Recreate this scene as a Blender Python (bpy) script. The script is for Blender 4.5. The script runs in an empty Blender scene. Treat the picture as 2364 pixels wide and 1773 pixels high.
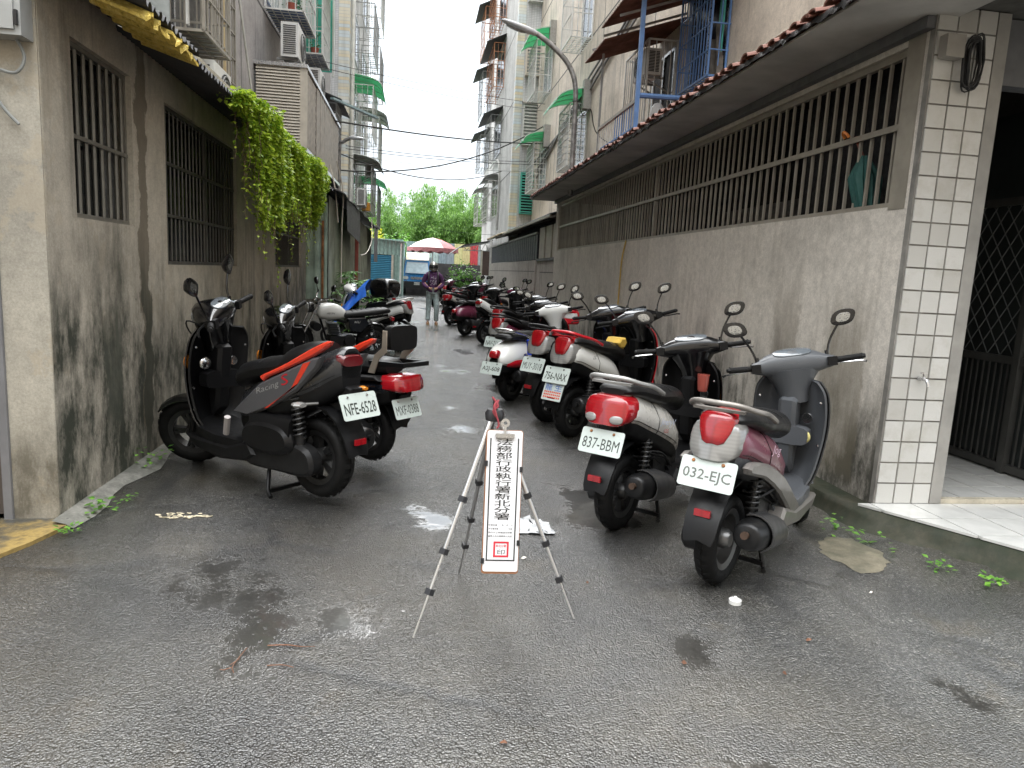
import bpy, bmesh, math, random
from mathutils import Vector, Matrix
R = math.radians
SC = bpy.context.scene
COL = SC.collection
# ------------------------------------------------------------------ camera
CAM_H, PITCH, ROLL, YAW = 1.53, R(8.8), R(2.9), R(8.0)
cam_d = bpy.data.cameras.new('camera'); cam = bpy.data.objects.new('camera', cam_d); COL.objects.link(cam)
r0 = Vector((math.cos(YAW), -math.sin(YAW), 0)); f0 = Vector((math.sin(YAW) * math.cos(PITCH), math.cos(YAW) * math.cos(PITCH), -math.sin(PITCH)))
u0 = r0.cross(f0)
cr = r0 * math.cos(ROLL) + u0 * math.sin(ROLL); cu = u0 * math.cos(ROLL) - r0 * math.sin(ROLL)
M = Matrix((cr, cu, -f0)).transposed().to_4x4(); M.translation = (0, 0, CAM_H)
cam.matrix_world = M
cam_d.sensor_width = 36; cam_d.lens = 36 * 1639 / 2364; cam_d.clip_start = .05; cam_d.clip_end = 3000
SC.camera = cam
# ------------------------------------------------------------------ sky, sun, exposure
W = bpy.data.worlds.new('World'); SC.world = W; W.use_nodes = True
nt = W.node_tree; nt.nodes.clear()
def wn(t, **k):
    n = nt.nodes.new(t)
    for a, b in k.items(): setattr(n, a, b)
    return n
SUN_EL, SUN_AZ = R(76), R(-20)
sky = wn('ShaderNodeTexSky', sky_type='NISHITA', sun_disc=False, sun_elevation=SUN_EL, sun_rotation=SUN_AZ, air_density=1.0, dust_density=3.0)
hsv = wn('ShaderNodeHueSaturation'); hsv.inputs['Saturation'].default_value = .35
ovc = wn('ShaderNodeTexNoise'); ovc.inputs['Scale'].default_value = 1.6; ovc.inputs['Detail'].default_value = 5
tc = wn('ShaderNodeTexCoord')
rmp = wn('ShaderNodeValToRGB')
rmp.color_ramp.elements[0].position = .3; rmp.color_ramp.elements[0].color = (1.25, 1.38, 1.5, 1)
rmp.color_ramp.elements[1].position = .72; rmp.color_ramp.elements[1].color = (1.35, 1.48, 1.6, 1)
mixn = wn('ShaderNodeMix', data_type='RGBA'); mixn.inputs[0].default_value = .94
bg = wn('ShaderNodeBackground'); bg.inputs['Strength'].default_value = .1
wo = wn('ShaderNodeOutputWorld')
L = nt.links.new
L(sky.outputs[0], hsv.inputs['Color']); L(tc.outputs['Generated'], ovc.inputs['Vector']); L(ovc.outputs['Fac'], rmp.inputs[0])
# overcast luminance (CIE overcast sky: zenith brighter than the horizon)
sx_ = wn('ShaderNodeSeparateXYZ'); mx_ = wn('ShaderNodeMath', operation='MAXIMUM'); ma_ = wn('ShaderNodeMath', operation='MULTIPLY_ADD'); vm_ = wn('ShaderNodeVectorMath', operation='SCALE')
mx_.inputs[1].default_value = 0; ma_.inputs[1].default_value = 1.2; ma_.inputs[2].default_value = 1
L(tc.outputs['Generated'], sx_.inputs[0]); L(sx_.outputs[2], mx_.inputs[0]); L(mx_.outputs[0], ma_.inputs[0]); L(rmp.outputs[0], vm_.inputs[0]); L(ma_.outputs[0], vm_.inputs['Scale'])
L(hsv.outputs[0], mixn.inputs[6]); L(vm_.outputs[0], mixn.inputs[7]); L(mixn.outputs[2], bg.inputs['Color']); L(bg.outputs[0], wo.inputs[0])
sd = bpy.data.lights.new('sun', 'SUN'); sd.energy = 1.5; sd.angle = R(110); sd.color = (1, .98, .95)
so = bpy.data.objects.new('sun', sd); COL.objects.link(so)
so.rotation_euler = (math.pi / 2 - SUN_EL, 0, -SUN_AZ + math.pi); so.location = (0, 0, 30)
SC.view_settings.view_transform = 'Standard'; SC.view_settings.look = 'None'; SC.view_settings.exposure = 3.08; SC.view_settings.gamma = 1
SC.view_settings.use_curve_mapping = False
SC.render.engine = 'CYCLES'; SC.cycles.use_denoising = True; SC.cycles.max_bounces = 8; SC.cycles.diffuse_bounces = 4
SC.cycles.glossy_bounces = 4; SC.cycles.transmission_bounces = 4; SC.cycles.sample_clamp_indirect = 8; SC.cycles.caustics_reflective = False; SC.cycles.caustics_refractive = False

# ------------------------------------------------------------------ mesh helpers
def V(*a): return Vector(a)
def cat(pts, k=4, closed=False):
    """Catmull-Rom through control points (tuples of any length)."""
    n = len(pts); out = []
    rng = range(n) if closed else range(n - 1)
    for i in rng:
        g = (lambda j: pts[j % n]) if closed else (lambda j: pts[min(max(j, 0), n - 1)])
        p0, p1, p2, p3 = g(i - 1), g(i), g(i + 1), g(i + 2)
        for s in range(k):
            t = s / k
            out.append(tuple(.5 * (2 * b + (c - a) * t + (2 * a - 5 * b + 4 * c - d) * t * t + (3 * b - a - 3 * c + d) * t ** 3) for a, b, c, d in zip(p0, p1, p2, p3)))
    if not closed: out.append(tuple(pts[-1]))
    return out
class MB:
    def __init__(s): s.v = []; s.f = []
    def add(s, vs, fs, M=None):
        o = len(s.v)
        s.v += [tuple(M @ Vector(p)) if M else tuple(p) for p in vs]
        s.f += [tuple(i + o for i in f) for f in fs]; return s
    def box(s, c, d, M=None):
        x, y, z = d[0] / 2, d[1] / 2, d[2] / 2
        vs = [(c[0] + a * x, c[1] + b * y, c[2] + e * z) for a in (-1, 1) for b in (-1, 1) for e in (-1, 1)]
        return s.add(vs, [(0, 1, 3, 2), (4, 6, 7, 5), (0, 4, 5, 1), (2, 3, 7, 6), (0, 2, 6, 4), (1, 5, 7, 3)], M)
    def bb(s, x0, x1, y0, y1, z0, z1): return s.box(((x0 + x1) / 2, (y0 + y1) / 2, (z0 + z1) / 2), (x1 - x0, y1 - y0, z1 - z0))
    def bar(s, a, b, w, h=None, up=(0, 0, 1)):
        a, b = Vector(a), Vector(b); d = (b - a); l = d.length
        if l < 1e-6: return s
        d /= l; u = Vector(up)
        if abs(d.dot(u)) > .98: u = Vector((1, 0, 0))
        x = d.cross(u).normalized(); z = x.cross(d)
        M = Matrix((x, d, z)).transposed().to_4x4(); M.translation = (a + b) / 2
        return s.box((0, 0, 0), (w, l, h or w), M)
    def loft(s, rings, cap=True, closed=True, M=None):
        n = len(rings[0]); vs = [p for r in rings for p in r]; fs = []
        for i in range(len(rings) - 1):
            for j in range(n if closed else n - 1):
                a, b = i * n + j, i * n + (j + 1) % n; fs.append((a, b, b + n, a + n))
        if cap and closed: fs.append(tuple(range(n))[::-1]); fs.append(tuple(range((len(rings) - 1) * n, len(rings) * n)))
        return s.add(vs, fs, M)
    def tube(s, pts, r, n=8, cap=True, M=None, closed=False):
        P = [Vector(p) for p in pts]; m = len(P); rings = []
        rr = r if isinstance(r, (list, tuple)) else [r] * m
        t = (P[1] - P[0]).normalized(); ref = Vector((0, 0, 1)) if abs(t.z) < .9 else Vector((1, 0, 0))
        x = t.cross(ref).normalized()
        for i in range(m):
            if closed: t = (P[(i + 1) % m] - P[i - 1]).normalized()
            else: t = (P[min(i + 1, m - 1)] - P[max(i - 1, 0)]).normalized()
            x = (x - t * x.dot(t)).normalized(); y = t.cross(x)
            rings.append([P[i] + (x * math.cos(2 * math.pi * k / n) + y * math.sin(2 * math.pi * k / n)) * rr[i] for k in range(n)])
        if closed: rings.append(rings[0]); cap = False
        return s.loft(rings, cap, True, M)
    def lathe(s, prof, n=24, M=None, a0=0, a1=2 * math.pi):
        """prof: (radius, height) revolved about local Z."""
        full = abs(a1 - a0 - 2 * math.pi) < 1e-4; m = n if full else n + 1
        rings = [[(r * math.cos(a0 + (a1 - a0) * k / n), r * math.sin(a0 + (a1 - a0) * k / n), h) for r, h in prof] for k in range(m)]
        if full: rings.append(rings[0])
        k = len(prof); vs = [p for r in rings[:m] for p in r]; fs = []
        for i in range(n):
            a, b = i * k, ((i + 1) % m) * k
            for j in range(k - 1): fs.append((a + j, b + j, b + j + 1, a + j + 1))
        return s.add(vs, fs, M)
    def sheet(s, g, th=0, off=None):
        """grid of points -> surface; th = thickness along off (or local normal)."""
        n, m = len(g), len(g[0]); G = [[Vector(p) for p in r] for r in g]
        fs = [(i * m + j, i * m + j + 1, (i + 1) * m + j + 1, (i + 1) * m + j) for i in range(n - 1) for j in range(m - 1)]
        top = [p for r in G for p in r]
        if not th: return s.add(top, fs)
        bot = []
        for i in range(n):
            for j in range(m):
                if off: nn = Vector(off)
                else: nn = (G[min(i + 1, n - 1)][j] - G[max(i - 1, 0)][j]).cross(G[i][min(j + 1, m - 1)] - G[i][max(j - 1, 0)]); nn = nn.normalized() if nn.length > 1e-9 else Vector((0, 0, 1))
                bot.append(G[i][j] + nn * th)
        k = n * m; F = list(fs) + [tuple(q + k for q in f[::-1]) for f in fs]
        e = [(j, j + 1) for j in range(m - 1)] + [((n - 1) * m + j + 1, (n - 1) * m + j) for j in range(m - 1)] + [((i + 1) * m, i * m) for i in range(n - 1)] + [(i * m + m - 1, (i + 1) * m + m - 1) for i in range(n - 1)]
        F += [(b, a, a + k, b + k) for a, b in e]
        return s.add(top + bot, F)
    def prism(s, poly, t, M=None):
        """2-D poly (x,y) extruded to z in [0,t]."""
        n = len(poly); vs = [(x, y, 0) for x, y in poly] + [(x, y, t) for x, y in poly]
        return s.add(vs, [tuple(range(n))[::-1], tuple(range(n, 2 * n))] + [(i, (i + 1) % n, (i + 1) % n + n, i + n) for i in range(n)], M)
    def prof(s, poly, y0, y1, b=.01, wf=None):
        """side profile (x,z) extruded in y with chamfered rims; wf(x,z) scales y."""
        n = len(poly); P = [Vector((a, c)) for a, c in poly]
        A = sum(P[i].x * P[(i + 1) % n].y - P[(i + 1) % n].x * P[i].y for i in range(n)); sg = 1 if A > 0 else -1
        ins = []
        for i in range(n):
            e1 = (P[i] - P[i - 1]); e2 = (P[(i + 1) % n] - P[i])
            n1 = Vector((-e1.y, e1.x)) * sg; n2 = Vector((-e2.y, e2.x)) * sg
            n1 = n1.normalized() if n1.length > 1e-9 else n2.normalized(); n2 = n2.normalized() if n2.length > 1e-9 else n1
            d = n1 + n2; d = d / max(d.length_squared / 2, .6) if d.length > 1e-6 else n1
            ins.append(P[i] + d * b)
        f = wf or (lambda x, z: 1)
        bb = min(b, abs(y1 - y0) * .45)
        rings = [[(q.x, y0 * f(q.x, q.y), q.y) for q in ins], [(q.x, (y0 + bb) * f(q.x, q.y) if y0 < 0 or wf is None else (y0 + bb), q.y) for q in P],
                 [(q.x, (y1 - bb) * f(q.x, q.y), q.y) for q in P], [(q.x, y1 * f(q.x, q.y), q.y) for q in ins]]
        return s.loft(rings, True)
    def build(s, name, mat, parent=None, smooth=40):
        me = bpy.data.meshes.new(name); me.from_pydata(s.v, [], s.f)
        bm = bmesh.new(); bm.from_mesh(me); bmesh.ops.recalc_face_normals(bm, faces=bm.faces[:]); bm.to_mesh(me); bm.free()
        me.materials.append(mat)
        if smooth:
            me.polygons.foreach_set('use_smooth', [True] * len(me.polygons)); me.set_sharp_from_angle(angle=R(smooth))
        return inst(name, me, parent)
def inst(name, me, parent=None, M=None):
    o = bpy.data.objects.new(name, me); COL.objects.link(o)
    if parent: o.parent = parent
    if M is not None: o.matrix_basis = M
    return o
def tag(o, label=None, cat=None, group=None, kind=None):
    for k, v in (('label', label), ('category', cat), ('group', group), ('kind', kind)):
        if v: o[k] = v
    return o
def thing(name, label, cat, loc=(0, 0, 0), rz=0, group=None, sc=1):
    o = bpy.data.objects.new(name, None); COL.objects.link(o); o.empty_display_size = .1
    o.location = loc; o.rotation_euler = (0, 0, rz); o.scale = (sc,) * 3
    return tag(o, label, cat, group)
def struct(o): o['kind'] = 'structure'; return o
def stuff(o): o['kind'] = 'stuff'; return o
def TR(x, y, z, rx=0, ry=0, rz=0): return Matrix.Translation((x, y, z)) @ Matrix.Rotation(rz, 4, 'Z') @ Matrix.Rotation(ry, 4, 'Y') @ Matrix.Rotation(rx, 4, 'X')
def BX(name, mat, parent, x0, x1, y0, y1, z0, z1): return MB().bb(x0, x1, y0, y1, z0, z1).build(name, mat, parent, 0)
def sell(w, h, n=2.6, k=16, cx=0, cz=0, top=1.0):
    """super-ellipse ring (y,z); top<1 narrows the upper half."""
    out = []
    for i in range(k):
        a = 2 * math.pi * i / k; c, s_ = math.cos(a), math.sin(a)
        y = math.copysign(abs(c) ** (2 / n), c) * w; z = math.copysign(abs(s_) ** (2 / n), s_) * h
        if z > 0: y *= 1 - (1 - top) * z / h
        out.append((cx + y, cz + z))
    return out
def loftx(st, n=2.6, k=16, sub=3, top=1.0, y0=0):
    """stations (x, ztop, zbot, halfwidth) -> loft along x."""
    m = MB(); rings = []
    for x, zt, zb, w in cat(st, sub): rings.append([(x, y0 + y, z) for y, z in sell(max(w, .002), max((zt - zb) / 2, .002), n, k, 0, (zt + zb) / 2, top)])
    return m.loft(rings)

# ------------------------------------------------------------------ materials
MATS = {}
class NT:
    def __init__(s, name):
        s.m = bpy.data.materials.new(name); s.m.use_nodes = True; s.t = s.m.node_tree; s.b = s.t.nodes['Principled BSDF']; s._tc = None
    def n(s, t, ins=None, **k):
        q = s.t.nodes.new(t)
        for a, b in k.items(): setattr(q, a, b)
        for a, b in (ins or {}).items():
            if isinstance(b, bpy.types.NodeSocket): s.t.links.new(b, q.inputs[a])
            else: q.inputs[a].default_value = b
        return q
    def co(s, sc=(1, 1, 1), loc=(0, 0, 0), kind='Object'):
        if not s._tc: s._tc = s.n('ShaderNodeTexCoord')
        return s.n('ShaderNodeMapping', {'Vector': s._tc.outputs[kind], 'Scale': sc, 'Location': loc}).outputs[0]
    def noise(s, vec, scale, detail=4, rough=.55): return s.n('ShaderNodeTexNoise', {'Vector': vec, 'Scale': scale, 'Detail': detail, 'Roughness': rough}).outputs['Fac']
    def ramp(s, fac, *st, interp='LINEAR'):
        q = s.n('ShaderNodeValToRGB', {'Fac': fac}); e = q.color_ramp.elements; q.color_ramp.interpolation = interp
        while len(e) < len(st): e.new(.5)
        for i, (p, c) in enumerate(st):
            e[i].position = p; e[i].color = (c, c, c, 1) if not isinstance(c, (tuple, list)) else (*c[:3], 1)
        return q.outputs[0]
    def mix(s, fac, a, b, mode='MIX'):
        q = s.n('ShaderNodeMix', data_type='RGBA', blend_type=mode)
        for i, v in ((0, fac), (6, a), (7, b)):
            if isinstance(v, bpy.types.NodeSocket): s.t.links.new(v, q.inputs[i])
            else: q.inputs[i].default_value = v if i == 0 else (*v[:3], 1)
        return q.outputs[2]
    def math(s, op, a, b=0, c=None, clamp=False):
        q = s.n('ShaderNodeMath', operation=op, use_clamp=clamp)
        for i, v in enumerate((a, b) if c is None else (a, b, c)):
            if isinstance(v, bpy.types.NodeSocket): s.t.links.new(v, q.inputs[i])
            else: q.inputs[i].default_value = v
        return q.outputs[0]
    def sep(s, vec): return s.n('ShaderNodeSeparateXYZ', {0: vec}).outputs
    def smooth(s, v, a, b): return s.n('ShaderNodeMapRange', {'Value': v, 'From Min': a, 'From Max': b}, interpolation_type='SMOOTHSTEP').outputs[0]
    def bump(s, h, st=.3, dist=.01, nrm=None):
        d = {'Height': h, 'Strength': st, 'Distance': dist}
        if nrm is not None: d['Normal'] = nrm
        q = s.n('ShaderNodeBump', d).outputs[0]
        s.t.links.new(q, s.b.inputs['Normal']); return q
    def set(s, **k):
        for a, v in k.items():
            i = s.b.inputs[a.replace('_', ' ')]
            if isinstance(v, bpy.types.NodeSocket): s.t.links.new(v, i)
            elif isinstance(v, (tuple, list)) and len(v) == 3: i.default_value = (*v, 1)
            else: i.default_value = v
        return s
def simple(name, col, rough=.5, metal=0, var=.12, vs=6, spec=.5, wet=0, bump=0, bs=40, coat=0):
    """plain procedural surface: tone variation, optional droplets of rain, optional grain."""
    if name in MATS: return MATS[name]
    q = NT(name); c = q.co()
    nz = q.noise(c, vs, 5)
    dk = tuple(x * (1 - var * 1.6) for x in col); lt = tuple(min(1, x * (1 + var)) for x in col)
    q.set(Base_Color=q.ramp(nz, (.3, dk), (.72, lt)), Metallic=metal)
    rg = q.ramp(q.noise(c, vs * 3, 3), (.3, max(.02, rough * .8)), (.7, min(1, rough * 1.2)))
    q.set(Roughness=rg); q.b.inputs['Specular IOR Level'].default_value = spec
    if coat: q.b.inputs['Coat Weight'].default_value = coat; q.b.inputs['Coat Roughness'].default_value = .06
    if wet:
        vo = q.n('ShaderNodeTexVoronoi', {'Vector': c, 'Scale': 85, 'Randomness': 1.0}, feature='F1').outputs['Distance']
        msk = q.ramp(q.noise(c, 14, 2), (.45, 0), (.6, 1))
        h = q.math('MULTIPLY', q.ramp(vo, (.1, 1), (.3, 0), interp='EASE'), msk)
        q.bump(h, wet, .004)
    elif bump: q.bump(q.noise(c, bs, 4), bump, .01)
    MATS[name] = q.m; return q.m
# ------------------------------------------------------------------ wall and ground materials
MOLD0 = -.82
def plaster(name, col, dirt=(.10, .095, .08), streak=.5, mold=0, mold_top=1.3, mcol=(.025, .03, .02), patch=0, rough=.75, drip=None):
    q = NT(name); c = q.co(); s = q.sep(c)
    big = q.noise(c, .9, 6, .6); mid = q.noise(c, 5, 6, .65)
    st = q.math('MULTIPLY', q.noise(q.co((7, 7, .35)), 1.0, 6, .65), q.ramp(q.noise(q.co((1, 1, 1), (9, 1, 4)), .8, 4), (.35, .75), (.65, 1.1)))
    base = q.ramp(big, (.28, tuple(x * .72 for x in col)), (.5, col), (.75, tuple(min(1, x * 1.18) for x in col)))
    base = q.mix(q.math('MULTIPLY', q.ramp(mid, (.45, 0), (.8, 1)), .35), base, tuple(x * .6 for x in col))
    base = q.mix(q.math('MULTIPLY', q.ramp(st, (.48, 0), (.72, 1)), streak), base, dirt)
    base = q.mix(1.0, base, q.ramp(q.noise(c, 75, 4, .8), (.3, .80), (.7, 1.16)), 'MULTIPLY')
    base = q.mix(1.0, base, q.ramp(q.noise(c, 16, 5, .75), (.3, .82), (.7, 1.12)), 'MULTIPLY')
    vd = q.n('ShaderNodeTexVoronoi', {'Vector': c, 'Scale': 4.5}, feature='F1').outputs['Distance']
    base = q.mix(q.ramp(vd, (.022, .8), (.034, 0)), base, tuple(x * .2 for x in col))
    if patch:
        pm = q.ramp(q.noise(q.co((1, 1, 1), (3.3, 7.1, 2.0)), 1.7, 7, .7), (.56, 0), (.585, 1))
        base = q.mix(q.math('MULTIPLY', pm, patch), base, (.42, .36, .27))
    if mold:
        edge = q.math('ADD', q.math('MULTIPLY', q.noise(q.co((3.2, 3.2, .9)), 1.0, 7, .7), 1.7), q.math('MULTIPLY', q.noise(c, .55, 3), 1.2))
        lv = q.math('SUBTRACT', q.math('ADD', edge, MOLD0), q.math('DIVIDE', s[2], mold_top))
        m1 = q.smooth(lv, -.55, .25)
        hole = q.ramp(q.noise(q.co((5, 5, 2.2), (1, 2, 3)), 1.0, 8, .75), (.42, 1), (.62, .25))
        base = q.mix(q.math('MULTIPLY', q.math('MULTIPLY', m1, hole), mold), base, mcol)
    if drip:
        for (yc, wd, z0, z1, cc) in drip:
            e = q.math('ADD', s[1], q.math('MULTIPLY', q.math('SUBTRACT', q.noise(q.co((1, 1, 1), (0, yc, 0)), 3.0, 6, .65), .5), .35))
            a_ = q.math('ABSOLUTE', q.math('SUBTRACT', e, yc)); mk = q.math('MULTIPLY', q.smooth(a_, wd, wd * .8), q.math('MULTIPLY', q.smooth(q.math('ADD', s[2], q.math('MULTIPLY', q.math('SUBTRACT', q.noise(q.co((9, 9, 1)), 1.0, 5, .7), .5), 1.1)), z1 + .1, z1 - .5), q.smooth(s[2], z0 - .2, z0)))
            base = q.mix(q.math('MULTIPLY', mk, .85 if cc[0] < .12 or col[0] < .6 else .5), base, cc)
    q.set(Base_Color=base, Roughness=q.ramp(mid, (.3, rough * .75), (.7, min(1, rough * 1.15))))
    h = q.math('ADD', q.math('MULTIPLY', mid, .6), q.math('MULTIPLY', q.noise(c, 60, 3), .25))
    q.bump(h, .35, .012); return q.m
M_LWALL = plaster('left_plaster', (.54, .495, .415), mold=.97, mold_top=1.5, streak=.6, patch=.35, drip=[(5.58, .10, .3, 3.2, (.16, .135, .10)), (5.6, .09, .2, 1.55, (.035, .04, .028)), (5.0, .16, .5, 1.3, (.06, .065, .05)), (6.9, .3, .3, .95, (.05, .055, .04))])
M_RWALL = plaster('right_plaster', (.68, .635, .57), dirt=(.26, .22, .17), mold=.95, mold_top=.95, streak=.42, mcol=(.045, .045, .035), drip=[(4.75, .3, .3, 1.5, (.17, .145, .10)), (5.6, .22, .2, 1.7, (.22, .19, .15)), (7.4, .12, .5, 1.25, (.2, .19, .17)), (6.6, .1, .5, 1.35, (.2, .19, .17)), (9.0, .3, .2, 1.2, (.24, .22, .19))])
M_LAPT = plaster('grey_facade', (.40, .385, .385), dirt=(.12, .12, .12), streak=.7)
M_RAPT = plaster('beige_facade', (.66, .585, .49), dirt=(.22, .2, .17), streak=.75)
M_FAPT = plaster('pale_facade', (.58, .575, .56), dirt=(.27, .26, .25), streak=.8)
M_CONC = plaster('old_concrete', (.33, .32, .29), dirt=(.1, .1, .08), streak=.3, mold=.6, mold_top=.35)
M_KERB = plaster('mossy_kerb', (.055, .048, .03), dirt=(.03, .035, .015), streak=.5, mold=.97, mold_top=.9, mcol=(.012, .018, .007), patch=.35)
def tile_wall(name, c1, c2, grout, sx, sz):
    q = NT(name); s = q.sep(q.co())
    uv = q.n('ShaderNodeCombineXYZ', {0: q.math('ADD', s[0], s[1]), 1: s[2], 2: 0.0}).outputs[0]
    b = q.n('ShaderNodeTexBrick', {'Vector': uv, 'Color1': (*c1, 1), 'Color2': (*c2, 1), 'Mortar': (*grout, 1), 'Scale': 1.0, 'Mortar Size': .008, 'Brick Width': sx, 'Row Height': sz, 'Bias': 0.0}, offset=0.0)
    d = q.ramp(q.noise(q.co((6, 6, .8)), 1.0, 5), (.4, 1), (.8, .65))
    q.set(Base_Color=q.mix(1.0, b.outputs['Color'], d, 'MULTIPLY'), Roughness=.35); return q.m
M_TILEW = tile_wall('white_facade_tile', (.66, .66, .66), (.58, .59, .6), (.42, .42, .42), .10, .06)
M_TILEY = tile_wall('striped_facade_tile', (.72, .62, .42), (.6, .68, .72), (.5, .5, .48), 4.0, .11)
# wet asphalt
def asphalt():
    q = NT('wet_asphalt'); c = q.co()
    v = q.n('ShaderNodeTexVoronoi', {'Vector': c, 'Scale': 120.0, 'Randomness': 1.0}, feature='F1')
    v2 = q.n('ShaderNodeTexVoronoi', {'Vector': c, 'Scale': 220.0}, feature='F1')
    big = q.noise(c, .5, 6, .6); md = q.noise(c, 2.2, 6, .6); fine = q.noise(c, 55, 4, .7)
    cell = q.sep(v.outputs['Color'])[0]
    base = q.ramp(cell, (0, (.010, .010, .011)), (.5, (.024, .024, .024)), (.85, (.055, .054, .05)), (1, (.16, .156, .146)))
    base = q.mix(q.ramp(big, (.40, 0), (.6, .6)), base, (.050, .040, .022))
    base = q.mix(1.0, base, q.ramp(q.noise(q.co((1, 1, 1), (7, 3, 0)), 1.1, 6, .65), (.3, .55), (.7, 1.35)), 'MULTIPLY')
    rust = q.ramp(q.noise(q.co((1, 1, 1), (5, 9, 0)), 1.3, 6, .7), (.58, 0), (.72, .6))
    base = q.mix(rust, base, (.075, .055, .027))
    dark = q.ramp(q.noise(q.co((1, 1, 1), (2, 4, 0)), .8, 6, .68), (.5, 0), (.64, .55))
    base = q.mix(dark, base, (.012, .012, .013))
    # repaired strips and cracks
    wv_ = q.n('ShaderNodeTexVoronoi', {'Vector': q.co((1, 1, 1), (.4, .9, 0)), 'Scale': .85}, feature='DISTANCE_TO_EDGE').outputs['Distance']
    crk = q.math('ADD', wv_, q.math('MULTIPLY', q.noise(c, 9, 5, .7), .12))
    ck = q.math('MULTIPLY', q.ramp(crk, (.062, 1), (.10, 0)), q.ramp(q.noise(c, .7, 2), (.44, 0), (.54, .85)))
    rep = q.n('ShaderNodeTexVoronoi', {'Vector': q.co((.55, .8, 1), (3.1, .2, 0)), 'Scale': .9}, feature='F1')
    base = q.mix(1.0, base, q.ramp(q.sep(rep.outputs['Color'])[1], (0, .6), (.5, 1.0), (1, 1.35)), 'MULTIPLY')
    base = q.mix(ck, base, (.008, .008, .009))
    pud = q.math('ADD', q.noise(q.co((1, .62, 1), (8.15, 2.4, 0)), 1.25, 3, .5), q.math('MULTIPLY', q.noise(c, 26, 5, .75), .2))
    pm = q.smooth(pud, .70, .755)
    base = q.mix(q.math('MULTIPLY', pm, .6), base, (.024, .023, .021))
    sx = q.sep(c)[0]
    lane = q.math('POWER', 2.718, q.math('MULTIPLY', q.math('POWER', q.math('MULTIPLY', q.math('SUBTRACT', sx, .35), .85), 2.0), -1.0))
    wet = q.math('ADD', q.ramp(q.noise(q.co((1, .5, 1), (1.2, 3.3, 0)), .9, 5, .6), (.32, .4), (.58, 1.0)), q.math('MULTIPLY', lane, .5), clamp=True)
    rg = q.math('ADD', q.ramp(md, (.3, .22), (.72, .5)), q.math('MULTIPLY', fine, .12))
    h = q.math('ADD', q.math('MULTIPLY', v.outputs['Distance'], -1.0), q.math('MULTIPLY', v2.outputs['Distance'], -.35))
    h = q.math('ADD', h, q.math('MULTIPLY', fine, .5)); h = q.math('SUBTRACT', h, q.math('MULTIPLY', ck, .8))
    st = q.math('SUBTRACT', 1.0, q.math('MULTIPLY', pm, .97))
    q.set(Base_Color=base, Roughness=rg); q.b.inputs['Specular IOR Level'].default_value = .5
    b1 = q.n('ShaderNodeBump', {'Height': q.math('MULTIPLY', q.noise(c, 4, 3), .9), 'Strength': .18, 'Distance': .03}).outputs[0]
    b2 = q.n('ShaderNodeBump', {'Height': h, 'Strength': st, 'Distance': .009, 'Normal': b1}).outputs[0]
    q.t.links.new(b2, q.b.inputs['Normal'])
    # film of rain water: clear coat that follows the gravel less closely
    b3 = q.n('ShaderNodeBump', {'Height': h, 'Strength': st, 'Distance': .0045, 'Normal': b1}).outputs[0]
    q.set(Coat_Weight=wet, Coat_Roughness=q.mix(pm, q.ramp(md, (.3, .035), (.7, .10)), (.015, .015, .015)), Coat_IOR=1.85); q.t.links.new(b3, q.b.inputs['Coat Normal'])
    return q.m
M_ROAD = asphalt()
def yellow_slab():
    q = NT('stained_slab'); c = q.co()
    m = q.ramp(q.noise(c, 2.2, 7, .65), (.44, 0), (.56, 1))
    base = q.mix(m, (.085, .082, .07), (.34, .24, .085)); base = q.mix(q.ramp(q.noise(c, 30, 5), (.45, 0), (.7, .5)), base, (.04, .04, .035))
    q.set(Base_Color=base, Roughness=.4); q.bump(q.noise(c, 40, 5), .4, .01); return q.m
M_SLAB = yellow_slab()
M_BARD = simple('dark_window_bar', (.10, .095, .085), .5, .3)
M_BARG = simple('weathered_steel_bar', (.36, .33, .28), .42, .3)
M_BARL = simple('pale_painted_bar', (.66, .66, .63), .45, .2)
M_STEEL = simple('stainless_steel', (.6, .6, .6), .28, .95)
M_IRON = simple('grey_paint_iron', (.3, .3, .29), .5, .2)
M_BLUEP = simple('blue_paint', (.12, .24, .50), .45)
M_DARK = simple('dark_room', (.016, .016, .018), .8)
M_GLASSD = simple('dark_glass', (.010, .012, .014), .12, 0, spec=.35)
M_FROST = simple('frosted_glass', (.42, .45, .44), .25)
M_ROOFD = simple('dark_corrugated', (.055, .055, .058), .6, bump=.2)
M_ROOFG = simple('grey_corrugated', (.42, .42, .40), .55, bump=.2)
M_SOFF = simple('soffit_board', (.62, .60, .575), .7, var=.2, vs=2)
M_BEAM = simple('dark_beam', (.12, .122, .128), .6)
M_RTILE = simple('red_roof_tile', (.19, .075, .052), .55, var=.4, vs=3, bump=.3)
M_TAR = simple('black_tar_edge', (.02, .02, .02), .5, bump=.5)
def foam():
    q = NT('yellow_foam'); c = q.co()
    q.set(Base_Color=q.ramp(q.noise(c, 28, 6, .75), (.3, (.34, .23, .04)), (.5, (.80, .60, .13)), (.75, (.92, .78, .34))), Roughness=.8)
    q.bump(q.noise(c, 60, 5), .8, .02); return q.m
M_FOAM = foam()
M_CREAM = simple('cream_siding', (.56, .51, .43), .5, var=.1)
M_CREAMD = simple('beige_shutter', (.44, .40, .35), .5, var=.18)
M_PVC = simple('pvc_pipe', (.55, .50, .42), .4)
M_PVCY = simple('bamboo_pole', (.55, .43, .24), .5)
M_GREENAWN = None
M_TEAL = simple('teal_sheet', (.10, .48, .40), .35)
M_SHEDG = simple('pale_green_metal', (.36, .46, .38), .5, var=.25, vs=3)
M_GARG = simple('grey_green_metal', (.28, .40, .36), .5, var=.15)
M_SHUT = simple('blue_roller_shutter', (.03, .20, .32), .4, .2)
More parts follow.
